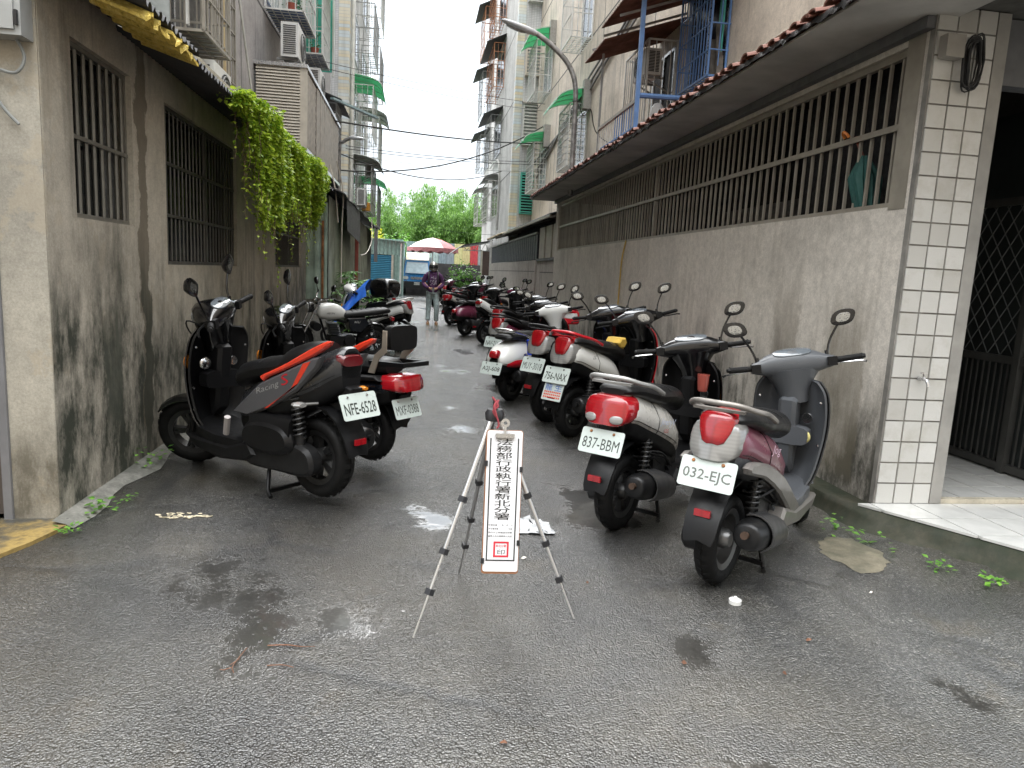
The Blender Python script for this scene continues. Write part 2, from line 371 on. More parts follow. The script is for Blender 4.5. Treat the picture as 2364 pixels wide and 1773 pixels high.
M_WHITE = simple('white_enamel', (.72, .72, .70), .4, var=.06)
M_BLACK = simple('black_plastic', (.018, .018, .02), .4)
M_CABLE = simple('black_cable', (.02, .02, .02), .6)
def glazed():
    q = NT('white_glazed_tile'); c = q.co(); rnd = q.n('ShaderNodeObjectInfo').outputs['Random']
    b = q.ramp(rnd, (0, (.46, .45, .425)), (.5, (.53, .525, .50)), (1, (.58, .575, .555)))
    b = q.mix(q.ramp(q.noise(c, 260, 2), (.5, 0), (.75, .3)), b, (.38, .37, .34))
    wp = q.n('ShaderNodeNewGeometry').outputs['Position']; st = q.ramp(q.noise(wp, 3.5, 6, .7), (.5, 0), (.8, .55))
    q.set(Base_Color=q.mix(st, b, (.3, .27, .21)), Roughness=.24); q.bump(q.noise(c, 120, 2), .08, .005); return q.m
M_TILEC = glazed()
M_GROUT = simple('dark_grout', (.24, .23, .21), .8, var=.3)
M_FLOORT = simple('porch_tile', (.60, .60, .58), .18, var=.08)
M_RUST = simple('rusty_steel', (.30, .13, .05), .8, var=.4, vs=12)
M_ORANGE = simple('orange_rust_frame', (.55, .24, .12), .7, var=.3)
M_GALV = simple('galvanised_pole', (.34, .33, .32), .5, .5, var=.35, vs=10)
M_LAMPG = simple('lamp_housing', (.66, .68, .70), .4, .2)
M_POT = simple('terracotta_pot', (.42, .10, .06), .6)
def leaf_mat(name, a, b, tr=.25):
    q = NT(name); g = q.n('ShaderNodeNewGeometry').outputs['Random Per Island']
    col = q.ramp(g, (0, a), (1, b))
    q.set(Base_Color=col, Roughness=.42)
    t = q.n('ShaderNodeBsdfTranslucent', {'Color': col}).outputs[0]
    ms = q.n('ShaderNodeMixShader', {0: tr, 1: q.b.outputs[0], 2: t})
    q.t.links.new(ms.outputs[0], q.t.nodes['Material Output'].inputs[0]); return q.m
M_IVY = leaf_mat('ivy_leaf', (.12, .25, .015), (.54, .68, .07), .42)
M_GREENAWN = leaf_mat('green_awning', (.22, .60, .38), (.22, .60, .38), .55)
M_BAMB = leaf_mat('bamboo_leaf', (.055, .15, .025), (.25, .44, .09), .38)
M_SCHEF = leaf_mat('schefflera_leaf', (.035, .12, .025), (.16, .33, .07), .2)
M_WEED = leaf_mat('weed_leaf', (.07, .20, .03), (.20, .42, .06), .3)
M_YLEAF = leaf_mat('yellow_leaf', (.45, .5, .03), (.62, .6, .06), .3)
M_CULM = simple('bamboo_culm', (.22, .32, .10), .5)
M_STEM = simple('brown_stem', (.12, .08, .045), .8)

# ------------------------------------------------------------------ text cache (built before the scene fills up)
TXT = {}
NOTICE = '法務部行政執行署新北分署'
def prebuild_texts(strings):
    obs = []
    for s in strings:
        cu = bpy.data.curves.new('t', 'FONT'); cu.body = s; cu.size = 1; cu.align_x = 'CENTER'; cu.align_y = 'CENTER'; cu.resolution_u = 2; cu.extrude = 0; cu.offset = (0 if 'M' in s else .009) if len(s) > 5 and s[3] == '-' else .005 if s in NOTICE else 0
        o = bpy.data.objects.new('t', cu); COL.objects.link(o); obs.append((s, o))
    dg = bpy.context.evaluated_depsgraph_get(); dg.update()
    for s, o in obs:
        me = bpy.data.meshes.new_from_object(o.evaluated_get(dg)); TXT[s] = me
    for s, o in obs:
        cu = o.data; bpy.data.objects.remove(o); bpy.data.curves.remove(cu)
NOTICE = '法務部行政執行署新北分署'
PLATES = ['032-EJC', '837-BBM', '756-NAX', 'MUY-3018', 'A2J-608', 'NAV-2160', 'NFE-6528', 'MXF-0388']
prebuild_texts(list(NOTICE) + PLATES + ['龍 生', '中華民國　　年　月　日', '本分署受理　　　　　年度', '執行中之車輛請勿移動', '新北分署', 'Jog', 'JoeryV', '125', 'Racing', 'S', 'AEON', 'BOLI', 'XTRA', 'LC', 'JR', 'ABU-2728', '義務人及利害關係人知悉', '印'])
def text(name, s, mat, parent, h, M, sx=1.0, h2=None, shear=0):
    """flat lettering: mesh of the given height, laid in local XY of M. Scaled so the glyph block is h high."""
    src = TXT[s]; me = src.copy(); xs = [v.co.x for v in me.vertices]; ys = [v.co.y for v in me.vertices]
    cx, cy = (min(xs) + max(xs)) / 2, (min(ys) + max(ys)) / 2; k = h / max(max(ys) - min(ys), 1e-6)
    kx = (h2 / max(max(xs) - min(xs), 1e-6)) if h2 else k * sx
    for v in me.vertices: v.co = ((v.co.x - cx) * kx + shear * (v.co.y - cy) * k, (v.co.y - cy) * k, 0)
    me.materials.clear(); me.materials.append(mat)
    return inst(name, me, parent, M)

# ------------------------------------------------------------------ ground
LX, RX, LFX, RFX = -1.974, 3.075, -2.9, 4.5
struct(MB().add([(-400, -200, 0), (400, -200, 0), (400, 900, 0), (-400, 900, 0)], [(0, 1, 2, 3)]).build('ground', M_ROAD, None, 0))
random.seed(4)
g = []
for i in range(45):
    y = 4.08 + i * .2; w = .12 + .035 * math.sin(i * 1.3) + random.uniform(-.012, .02)
    g.append([(LX + .001, y, .045), (LX + w * .6, y, .03), (LX + w, y, .004)])
struct(MB().sheet(g).build('concrete_apron', M_CONC))
MBs = MB().prism([(-1.895, 4.08), (-1.96, 3.82), (-2.05, 3.6), (-2.35, 3.0), (-3.2, 1.8), (-9, 1.8), (-9, 4.19), (-1.99, 4.19)], .022)
struct(MBs.build('slab', M_SLAB, None, 0))
# kerb and porch platform on the right
def ragged(pts, amp, seed, step=.12):
    random.seed(seed); out = []
    for i in range(len(pts) - 1):
        a, b = Vector(pts[i]), Vector(pts[i + 1]); n = max(1, int((b - a).length / step)); d = (b - a).normalized(); nn = Vector((-d.y, d.x))
        for k in range(n): out.append(a + (b - a) * k / n + nn * random.uniform(-amp, amp))
    out.append(Vector(pts[-1])); return out
edge = ragged([(2.93, 7.6), (2.90, 4.6), (2.95, 4.2), (3.45, 3.41), (4.4, 1.9), (5.6, 0.0)], .014, 5)
rings = []
random.seed(9)
for p in edge:
    o = Vector((-.9, -.45)).normalized()
    k = random.uniform(.3, 1.9)
    rings.append([(p.x + 3.2, p.y + .9, .118), (p.x + .05, p.y + .02, .118), (p.x, p.y, .112), (p.x + o.x * .03 * k, p.y + o.y * .03 * k, .07 + random.uniform(-.01, .01)), (p.x + o.x * .05 * k, p.y + o.y * .05 * k, .03), (p.x + o.x * .11 * k, p.y + o.y * .11 * k, -.01)])
kerb = struct(MB().sheet(rings).build('kerb', M_KERB, None, 60))
porch = tag(thing('porch_floor', '', ''), kind='structure')
tile_me = None
random.seed(3)
TS = .30
ang = math.atan2(3.41 - 4.2, 3.45 - 2.95)
def inside_porch(x, y):
    # right of the diagonal edge, in front of the wall line
    return (x - 2.95) * .79 + (y - 4.2) * .5 > -.005
def clip_half(poly):
    out = []
    f = lambda p: (p[0] - 2.95) * .845 + (p[1] - 4.2) * .535 - .012
    for i in range(len(poly)):
        a, b = poly[i], poly[(i + 1) % len(poly)]; fa, fb = f(a), f(b)
        if fa >= 0: out.append(a)
        if fa * fb < 0: t = fa / (fa - fb); out.append((a[0] + (b[0] - a[0]) * t, a[1] + (b[1] - a[1]) * t))
    return out
full = MB().prism([(0, 0), (TS - .009, 0), (TS - .009, TS - .009), (0, TS - .009)], .016)
fm = None
for i in range(9):
    for j in range(9):
        x, y = 2.75 + i * TS, 4.215 - (j + 1) * TS
        poly = [(x, y), (x + TS - .009, y), (x + TS - .009, y + TS - .009), (x, y + TS - .009)]
        c = clip_half(poly)
        if len(c) < 3: continue
        if c == poly:
            if fm is None: fm = full.build('floor_tile', M_FLOORT, porch, 0); fm.matrix_basis = TR(x, y, .12)
            else: inst('floor_tile', fm.data, porch, TR(x, y, .12 + random.uniform(-.0006, .0006)))
        else: MB().prism(c, .016, TR(0, 0, .12)).build('floor_tile', M_FLOORT, porch, 0)
for i in range(5):
    for j in range(7): inst('floor_tile', fm.data, porch, TR(3.50 + i * TS, 4.27 + j * TS, .135))
BX('threshold', simple('marble', (.55, .50, .40), .3, var=.2), porch, 3.49, 6.2, 4.217, 4.268, .10, .165)
BX('porch_base', M_CONC, porch, 3.1, 7.2, 4.215, 7.5, -.02, .132)

struct(MB().bb(-26, 26, -12, -9, 0, 11).build('added_unseen_facade', M_RAPT, None, 0))  # unseen facade added behind the camera to darken what glossy panels reflect
# ------------------------------------------------------------------ barred windows, corrugated sheets
def corr(y0, y1, prof, amp=.02, wl=.076, along='y', th=.004, n=5, rag=0, seed=1):
    """corrugated sheet: prof = list of (x,z) across; ridges run across; wave along y."""
    random.seed(seed); st = wl / 6; k = int((y1 - y0) / st); g = []
    for i in range(k + 1):
        y = y0 + i * st; h = amp * math.sin(2 * math.pi * y / wl); row = []
        for j, (a, z) in enumerate(prof):
            e = (random.uniform(-rag, rag) if j == len(prof) - 1 else 0)
            row.append((a + e, y, z + h) if along == 'y' else (y, a + e, z + h))
        g.append(row)
    return MB().sheet(g, th, (0, 0, -1))
def corr_wall(u0, u1, z0, z1, plane, axis, amp=.012, wl=.15, th=.004):
    """vertical ribbed metal sheet; axis 'y': lies in x=plane, runs along y; 'x': lies in y=plane."""
    g = []; k = max(2, int((u1 - u0) / (wl / 4)))
    for i in range(k + 1):
        u = u0 + (u1 - u0) * i / k; h = amp * (1 if i % 4 in (0, 1) else -1)
        g.append([(plane + h, u, z) if axis == 'y' else (u, plane + h, z) for z in (z0, z1)])
    return MB().sheet(g, th, (1, 0, 0) if axis == 'y' else (0, 1, 0))
def wall_with_holes(mb, x0, x1, ya, yb, za, zb, holes):
    """wall slab between x0..x1 with rectangular openings (y0,y1,z0,z1) sorted in y, no overlap."""
    y = ya
    for (h0, h1, g0, g1) in sorted(holes):
        if h0 > y: mb.bb(x0, x1, y, h0, za, zb)
        mb.bb(x0, x1, h0, h1, za, g0); mb.bb(x0, x1, h0, h1, g1, zb); y = h1
    if y < yb: mb.bb(x0, x1, y, yb, za, zb)
    return mb
def barred_window(parent, X, y0, y1, z0, z1, nb, rails, mat, side=1, mull=None, r=.009, flat=True):
    """frame in the opening plus single bars; side: +1 faces +X."""
    w = .03; f = MB(); xi = X - side * .05
    f.bb(xi - .015, xi + .015, y0, y1, z0, z0 + w).bb(xi - .015, xi + .015, y0, y1, z1 - w, z1).bb(xi - .014, xi + .014, y0, y0 + w, z0 + w, z1 - w).bb(xi - .014, xi + .014, y1 - w, y1, z0 + w, z1 - w)
    if mull: f.bb(xi - .018, xi + .018, mull - .02, mull + .02, z0 + w, z1 - w)
    win = f.build('window_frame', mat, parent, 0)
    for z in rails: BX('rail', mat, win, xi - .008 + side * .012, xi + .008 + side * .012, y0 + .004, y1 - .004, z - .012, z + .012)
    b = MB().tube([(0, 0, z0 + w), (0, 0, z1 - w)], r, 6).build('bar', mat, win); b.location = (xi, y0 + (y1 - y0) * .5 / nb, 0)
    for i in range(1, nb):
        if mull and abs(y0 + (y1 - y0) * (i + .5) / nb - mull) < .03: continue
        inst('bar', b.data, win, TR(xi, y0 + (y1 - y0) * (i + .5) / nb, 0))
    return win
# left ground-floor extension
LH = thing('concrete_house', 'mould stained concrete ground floor extension with three barred windows under a corrugated eave', 'building')
holes = [(4.55, 5.42, 1.73, 2.73), (6.08, 8.33, 1.465, 2.71), (10.5, 12.77, 1.46, 2.5)]
wall_with_holes(MB(), LX - .16, LX, 4.2, 14.6, -.05, 3.3, holes).build('wall', M_LWALL, LH, 0)
M_LFACE = plaster('left_end_plaster', (.45, .42, .355), dirt=(.2, .18, .14), mold=.75, mold_top=.55, streak=.3, patch=.5, mcol=(.06, .05, .03))
BX('end_wall', M_LFACE, LH, -2.215, LX - .003, 4.188, 4.36, -.04, 3.3)
BX('door_jamb', simple('grey_jamb', (.2, .2, .21), .5), LH, -2.26, -2.216, 4.17, 4.3, .02, 3.2)
BX('side_door', simple('brown_metal_door', (.12, .10, .09), .5), LH, -4.2, -2.262, 4.24, 4.3, .03, 3.2)
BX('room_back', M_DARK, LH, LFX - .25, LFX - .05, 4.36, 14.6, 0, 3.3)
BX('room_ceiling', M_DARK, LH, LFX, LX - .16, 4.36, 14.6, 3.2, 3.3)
for h, nb, rl, mu in ((holes[0], 8, (2.2,), None), (holes[1], 22, (2.27, 1.86), 7.3), (holes[2], 22, (1.95,), 11.7)):
    barred_window(LH, LX, *h, nb, rl, M_BARD if mu else simple('mid_grey_bar', (.19, .18, .155), .5, .2), 1, mu, .0085 if mu else .012)
    p = MB().bb(LX - .14, LX - .128, h[0] + .002, h[1] - .002, h[2] + .002, h[3] - .002).build('pane', M_GLASSD, LH, 0)
BX('curtain', simple('dark_curtain', (.10, .10, .095), .8, var=.4, vs=20), LH, LX - .127, LX - .122, 5.2, 5.41, 1.74, 2.72)
corr(5.2, 14.6, [(LX - .3, 3.06), (LX, 2.985), (-1.75, 2.9), (-1.49, 2.825)], rag=.006).build('corrugated_eave', M_ROOFD, LH)
corr(4.0, 5.24, [(LX - .3, 3.10), (LX, 3.025), (-1.75, 2.945), (-1.47, 2.87)], rag=.006).build('corrugated_eave', M_ROOFD, LH)
for i, (a, b) in enumerate(((4.30, 5.22),)):
    corr(a, b, [(-1.82, 2.93), (-1.72, 2.90), (-1.6, 2.862), (-1.475, 2.822)], .028, .15, rag=.02, th=.02, seed=7).build('yellow_foam_lining', M_FOAM, LH, 25)
# meter box and cable at the corner
mbx = thing('meter_box', 'grey metal meter box hung high on the corner of the mouldy wall', 'box', (0, 0, 0))
M_GBOX = simple('grey_enamel_box', (.42, .43, .42), .4)
BX('body', M_GBOX, mbx, -2.45, -1.99, 4.07, 4.186, 2.585, 3.2)
BX('door', M_GBOX, mbx, -2.43, -2.02, 4.058, 4.069, 2.61, 3.2)
BX('hinge', M_BLACK, mbx, -2.012, -2.0, 4.05, 4.069, 2.63, 2.7)
tag(MB().tube(cat([(-2.06, 4.15, 2.60), (-2.02, 4.15, 2.5), (-2.06, 4.14, 2.42), (-2.17, 4.15, 2.43), (-2.2, 4.16, 2.36), (-2.14, 4.16, 2.25), (-2.07, 4.165, 2.17)], 5), .0085, 8).build('conduit', simple('grey_conduit', (.25, .26, .25), .5)), 'grey looping conduit hanging under the meter box', 'conduit')

# ------------------------------------------------------------------ right ground-floor extension
RH = thing('plaster_house', 'beige plaster extension with one long barred opening and red tile eave', 'building')
GY0, GY1, GZ0, GZ1 = 4.44, 15.8, 2.09, 3.09
wall_with_holes(MB(), RX, RX + .15, 4.26, 16.1, -.05, 3.16, [(GY0, GY1, GZ0, GZ1)]).build('wall', M_RWALL, RH, 0)
f = MB(); xi = RX + .05
f.bb(xi - .02, xi + .02, GY0, GY1, GZ0, GZ0 + .035).bb(xi - .02, xi + .02, GY0, GY1, GZ1 - .045, GZ1).bb(xi - .019, xi + .019, GY0, GY0 + .04, GZ0 + .035, GZ1 - .045).bb(xi - .019, xi + .019, GY1 - .04, GY1, GZ0 + .035, GZ1 - .045)
f.bb(xi - .022, xi + .022, 9.35, 9.4, GZ0 + .035, GZ1 - .045)
gr = f.build('grille_frame', M_BARG, RH, 0)
BX('rail', M_BARG, gr, xi - .032, xi - .018, GY0 - .12, GY1 - .005, 2.585, 2.625)
nb = 90; b0 = None
for i in range(nb):
    y = GY0 + .04 + (GY1 - GY0 - .08) * (i + .5) / nb
    if abs(y - 9.375) < .05: continue
    if b0 is None: b0 = MB().bar((0, 0, GZ0 + .035), (0, 0, GZ1 - .045), .02, .02).build('bar', M_BARG, gr, 0); b0.location = (xi, y, 0)
    else: inst('bar', b0.data, gr, TR(xi + random.uniform(-.002, .002), y, 0, 0, 0, random.uniform(-.15, .15)))
BX('steel_plate', M_BARG, RH, RX - .004, RX - .001, GY0 - .15, GY0 + .012, GZ0 - .02, GZ1 + .06)
BX('lintel', M_BEAM, RH, RX - .06, RX + .2, 4.22, 16.1, 3.13, 3.2)
BX('soffit', M_SOFF, RH, 2.52, RX + .14, 3.2, 16.3, 3.205, 3.225)
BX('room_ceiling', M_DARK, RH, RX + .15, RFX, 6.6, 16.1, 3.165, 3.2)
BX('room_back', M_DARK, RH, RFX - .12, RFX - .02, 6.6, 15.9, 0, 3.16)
BX('end_wall', M_RWALL, RH, RX + .151, RFX, 16.0, 16.1, 0, 3.164)
BX('inner_shelf', simple('inner_clutter', (.12, .115, .11), .7, var=.5), RH, 3.9, 4.2, 6.8, 8.9, 0, 2.45)
# tiled roof slope
g = []
for i in range(2):
    g.append([(x, 3.0 + i * 13.4, z) for x, z in ((2.49, 3.235), (3.2, 3.40), (RFX, 3.75))])
roof = MB().sheet(g, .02, (0, 0, 1)).build('roof', M_RTILE, RH, 0)
tm = MB()
rg = []
for k in range(8):
    t = k / 7; rg.append([(2.46 + .9 * t - .012, y, 3.245 + .235 * t + z) for y, z in [(.058 * math.cos(a), .034 * math.sin(a)) for a in [math.pi * j / 6 for j in range(7)]]])
tm.sheet(rg, .012)
t0 = None; random.seed(12)
n_t = int(13.2 / .155)
for i in range(n_t):
    y = 3.1 + i * .155; Mx = TR(random.uniform(-.018, .018), y, random.uniform(-.006, .008), 0, 0, random.uniform(-.02, .02))
    if t0 is None: t0 = tm.build('roof_tile', M_RTILE, roof); t0.matrix_basis = Mx
    else: inst('roof_tile', t0.data, roof, Mx)
random.seed(14); g = []
for i in range(330):
    y = 3.0 + i * .04; z = 3.232 + .012 * abs(math.sin(math.pi * (y - 3.1) / .155)); d = random.uniform(0, .018) + (.03 if random.random() < .05 else 0)
    g.append([(2.485, y, z + .01), (2.478 + random.uniform(-.004, .004), y, z - .02 - d)])
MB().sheet(g, .01, (1, 0, 0)).build('tar_edge', M_TAR, RH, 0)
# tiled column with single tiles
colm = thing('tiled_column', 'square pillar of white tiles beside the dark doorway', 'pillar')
BX('core', M_GROUT, colm, RX - .004, 3.475, 4.212, 4.256, .13, 3.25)
BX('edge_trim', simple('concrete_trim', (.30, .29, .27), .7), colm, 3.476, 3.56, 4.2, 4.9, .14, 3.25)
tw, th_ = .121, .131; tb = None; random.seed(2)
for i in range(3):
    for j in range(23):
        x = RX + .008 + i * (tw + .012); z = .14 + j * (th_ + .011)
        if tb is None: tb = MB().bb(0, tw, -.008, .004, 0, th_).build('tile', M_TILEC, colm, 0); tb.location = (x, 4.212, z)
        else: inst('tile', tb.data, colm, TR(x, 4.212 + random.uniform(-.001, .001), z, random.uniform(-.004, .004), 0, random.uniform(-.006, .006)))
# recessed doorway with metal gate
DW = thing('metal_gate', 'dark metal door with diamond mesh inside the recessed porch', 'door')
M_GATE = simple('dark_gate_steel', (.07, .07, .066), .4, .2)
BX('panel', simple('dark_green_door', (.02, .025, .025), .45), DW, 4.72, 4.75, 4.3, 6.3, .15, 3.0)
for y in (4.32, 4.95, 5.6, 6.25): BX('stile', M_GATE, DW, 4.66, 4.72, y - .03, y + .03, .152, 2.95)
for z in (.2, 1.05, 2.3): BX('rail', M_GATE, DW, 4.675, 4.719, 4.36, 6.2, z - .03, z + .03)
for y in [4.42 + .062 * i for i in range(29)]:
    if min(abs(y - a) for a in (4.95, 5.6)) > .04: MB().bar((4.69, y, .23), (4.69, y, 1.02), .012).build('slat', M_GATE, DW, 0)
m = MB()
for i in range(-6, 16):
    for s in (-1, 1):
        y0 = 4.36 + i * .13; z0, z1 = 1.08, 2.27
        y1 = y0 + s * .8
        pts = [(y0, z0), (y1, z1)]
        a, b = Vector((4.69, y0, z0)), Vector((4.69, y1, z1))
        # clip to gate width
        def cl(p, q, lim, up):
            if (p.y - lim) * (q.y - lim) < 0: t = (lim - p.y) / (q.y - p.y); return p + (q - p) * t
        for lim in (4.36, 6.2):
            c = cl(a, b, lim, 0)
            if c: (a, b) = (c, b) if ((a.y < 4.36) or (a.y > 6.2)) else (a, c)
        if 4.355 <= a.y <= 6.205 and 4.355 <= b.y <= 6.205 and (b - a).length > .05: m.bar(a, b, .006)
m.build('diamond_mesh', simple('mesh_wire', (.16, .17, .17), .4, .2), DW, 0)
PW = thing('porch_wall', 'dark porch recess walls and ceiling around the metal door', 'building')
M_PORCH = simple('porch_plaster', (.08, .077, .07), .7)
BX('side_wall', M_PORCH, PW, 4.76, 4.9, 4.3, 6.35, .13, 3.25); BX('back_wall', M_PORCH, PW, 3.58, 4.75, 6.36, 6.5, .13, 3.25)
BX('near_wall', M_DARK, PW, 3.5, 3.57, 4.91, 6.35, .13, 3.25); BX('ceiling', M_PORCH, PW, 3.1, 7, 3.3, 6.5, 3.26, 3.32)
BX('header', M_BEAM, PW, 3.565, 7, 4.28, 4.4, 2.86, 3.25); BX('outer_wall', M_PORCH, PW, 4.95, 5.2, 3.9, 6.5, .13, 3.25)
# things on the column and grille
fc = thing('faucet', 'small steel water tap on the white tiled pillar', 'faucet', (3.27, 4.2, .99))
MB().tube([(0, 0, 0), (0, -.05, 0), (0, -.075, -.004), (.004, -.088, -.03), (.004, -.09, -.045)], [.013, .012, .012, .010, .011], 10).build('spout', M_STEEL, fc)
MB().tube([(0, -.045, .008), (0, -.045, .035)], .007, 8).build('valve', M_STEEL, fc); MB().box((0, -.045, .04), (.045, .012, .008)).build('handle', M_STEEL, fc, 0)
cl_ = MB(); random.seed(6)
for k in range(12):
    a = .05 + random.uniform(-.012, .012); b = .14 + random.uniform(-.02, .02); ox, oz = random.uniform(-.02, .02), random.uniform(-.02, .02)
    cl_.tube([(3.30 + ox + a * math.cos(t * math.pi / 10) + .12 * (a * math.sin(t * math.pi / 10)), 4.17 - k * .003 + .008 * math.sin(t), 2.93 + oz + b * math.sin(t * math.pi / 10)) for t in range(20)], .005, 5, closed=True)
tag(cl_.build('cable_coil', M_CABLE), 'coil of black cable hanging at the top of the tiled pillar', 'cable')
jb = BX('junction_box', simple('dusty_box', (.30, .28, .25), .6), None, 3.10, 3.22, 4.13, 4.2, 2.95, 3.08); tag(jb, 'small dusty junction box at the top of the tiled pillar', 'box')
um = thing('umbrella', 'folded green umbrella with orange hook handle hung on the steel grille', 'umbrella', (3.06, 5.02, 2.63))
MB().tube([(.0 - .03 * math.sin(t * .35), .025 * math.cos(t * .35) - .02, .035 * math.sin(t * .35) - .005) for t in range(10)], .011, 8).build('handle', simple('orange_plastic', (.62, .20, .04), .3), um)
MB().tube([(.05, -.05, .0), (.1, -.1, -.16)], .012, 8).build('shaft', simple('dull_red_shaft', (.2, .05, .03), .5), um)
m = MB()
for k in range(7):
    a = k * .9; m.tube([(.1 + .02 * math.cos(a), -.1 + .02 * math.sin(a), -.14), (.12 + .08 * math.cos(a), -.12 + .06 * math.sin(a), -.3), (.14 + .06 * math.cos(a), -.14 + .07 * math.sin(a), -.52)], [.012, .045, .02], 6)
m.build('canopy', simple('dark_green_cloth', (.02, .09, .08), .7), um)
hs = MB().tube(cat([(RX - .02, 10.4, 2.1), (RX - .035, 10.5, 1.8), (RX - .03, 10.55, 1.2), (RX - .03, 10.6, .5)], 6), .012, 8).build('hose', simple('yellow_hose', (.5, .34, .08), .5)); tag(hs, 'yellow hose hanging down the plaster wall below the grille', 'hose')
# ------------------------------------------------------------------ upper storeys
def cage(parent, X, s, y0, y1, z0, z1, d, mat, nb=9, nh=4, nd=4, floor=None, name='window_cage', r=.014):
    """security cage standing out from the facade x=X by d towards s."""
    m = MB(); xo = X + s * d; w = .028
    for x in (X + s * .03, xo):
        for y in (y0, y1): m.bar((x, y, z0), (x, y, z1), w)
    for z in (z0, z1):
        m.bar((xo, y0, z), (xo, y1, z), w)
        for y in (y0, y1): m.bar((X, y, z), (xo, y, z), w)
    for k in range(1, nh):
        z = z0 + (z1 - z0) * k / nh; m.bar((xo, y0, z), (xo, y1, z), .018)
        for y in (y0, y1): m.bar((X, y, z), (xo, y, z), .018)
    for i in range(1, nb): y = y0 + (y1 - y0) * i / nb; m.bar((xo, y, z0), (xo, y, z1), r)
    for i in range(1, nd):
        x = X + s * d * i / nd
        for y in (y0, y1): m.bar((x, y, z0), (x, y, z1), r)
        m.bar((x, y0, z0), (x, y1, z0), .014); 
    for i in range(1, nb): y = y0 + (y1 - y0) * i / nb; m.bar((X, y, z0), (xo, y, z0), .014)
    o = m.build(name, mat, parent, 0)
    if floor: BX('cage_floor', floor, o, min(X, xo) + .02, max(X, xo) - .02, y0 + .02, y1 - .02, z0 + .016, z0 + .024)
    return o
def window(parent, X, s, y0, y1, z0, z1, frame=None, glass=None, panes=2):
    f = MB(); w = .05; xo = X + s * .03
    a, b = min(X - s * .02, xo), max(X - s * .02, xo)
    f.bb(a, b, y0, y1, z0, z0 + w).bb(a, b, y0, y1, z1 - w, z1).bb(a, b, y0, y0 + w, z0 + w, z1 - w).bb(a, b, y1 - w, y1, z0 + w, z1 - w)
    for i in range(1, panes): y = y0 + (y1 - y0) * i / panes; f.bb(a, b, y - .025, y + .025, z0 + w, z1 - w)
    o = f.build('window_frame', frame or M_STEEL, parent, 0)
    for i in range(panes):
        ya, yb = y0 + (y1 - y0) * i / panes + .03, y0 + (y1 - y0) * (i + 1) / panes - .03
        g0 = MB().bb(X + s * .006 - .003, X + s * .006 + .003, ya, yb, z0 + w, z1 - w).build('pane', glass or M_GLASSD, o, 0)
    return o
def awning(parent, X, s, y0, y1, z, d, mat, drop=.35, ribs=4):
    g = []
    for j in range(2):
        y = (y0, y1)[j]; g.append([(X + s * d * math.sin(t * math.pi / 12), y, z - drop + drop * math.cos(t * math.pi / 12)) for t in range(7)])
    o = MB().sheet(g, .006, (0, 0, 1)).build('awning', mat, parent)
    m = MB()
    for k in range(ribs):
        y = y0 + (y1 - y0) * k / (ribs - 1); m.tube([(X + s * d * 1.0 * math.sin(t * math.pi / 12), y, z - .012 - drop + drop * math.cos(t * math.pi / 12)) for t in range(7)], .012, 5)
    m.build('awning_rib', M_BARL, o); return o
def flat_awning(parent, X, s, y0, y1, z, d, mat, drop=.3):
    return MB().sheet([[(X, y, z), (X + s * d, y, z - drop)] for y in (y0, y1)], .02, (0, 0, 1)).build('awning', mat, parent, 0)
def ac_unit(loc, s, label, w=.78, h=.55, d=.3, group=None):
    """outdoor unit; fan side faces s*X."""
    t = thing('air_conditioner', label, 'air conditioner', loc, 0, group)
    MB().box((0, 0, h / 2), (d, w, h)).build('casing', M_WHITE, t, 0)
    m = MB()
    for k in range(14): m.box((0, -w / 2 - .006, .06 + k * (h - .12) / 13), (d * .72, .008, .014))
    m.build('side_louver', M_BLACK, t, 0)
    fan = MB().lathe([(0, 0), (h * .4, 0), (h * .42, .012), (h * .42, 0)], 20, TR(s * (d / 2 + .002), .1, h / 2, 0, s * math.pi / 2, 0)).build('fan_disc', M_BLACK, t)
    m = MB()
    for k in range(4): m.lathe([(h * (.1 + .09 * k), 0), (h * (.1 + .09 * k) + .012, 0), (h * (.1 + .09 * k) + .012, .01), (h * (.1 + .09 * k), .01)], 16, TR(s * (d / 2 + .016), .1, h / 2, 0, s * math.pi / 2, 0))
    m.build('fan_guard', M_IRON, fan)
    m = MB()
    for y in (-w * .35, w * .35): m.box((-s * .05, y, -.02), (d * 1.25, .04, .035)); m.bar((-s * .35, y, -.26), (s * .12, y, -.04), .025)
    m.build('bracket', M_IRON, t, 0); return t
def grooves(parent, X, s, ya, yb, zs, ys, za, zb, mat):
    for z in zs: BX('groove', mat, parent, min(X, X + s * .004), max(X, X + s * .004), ya, yb, z - .018, z + .018)
    for y in ys: BX('groove', mat, parent, min(X, X + s * .003), max(X, X + s * .003), y - .015, y + .015, za, zb)
M_GROOVE = simple('dark_groove', (.10, .10, .10), .8)
# left apartment block above the extension
LA = thing('apartment_block', 'grey rendered apartment block rising behind the corrugated eave', 'building')
BX('wall', M_LAPT, LA, -9, LFX, 3.2, 24.5, 0, 20)
grooves(LA, LFX, 1, 3.2, 24.5, (6.05, 9.1, 12.2, 15.2), (9.9, 12.6, 20.2), 3.2, 20, M_GROOVE)
window(LA, LFX, 1, 7.9, 9.3, 3.95, 5.5)
c1 = cage(LA, LFX, 1, 8.0, 9.0, 3.80, 5.6, .7, M_BARG, 7, 5, 4, M_IRON)
BX('cage_side_sheet', M_FROST, c1, LFX + .05, -2.52, 7.985, 7.99, 3.84, 5.6)
MB().bar((-2.35, 7.985, 3.84), (-2.35, 7.985, 5.6), .05, .02).build('sash', M_BARL, c1, 0)
c2 = cage(LA, LFX, 1, 9.08, 10.6, 3.55, 5.8, .38, M_BARG, 12, 7, 2)
BX('awning', M_ROOFG, LA, LFX, -2.5, 9.05, 10.6, 5.82, 5.84)
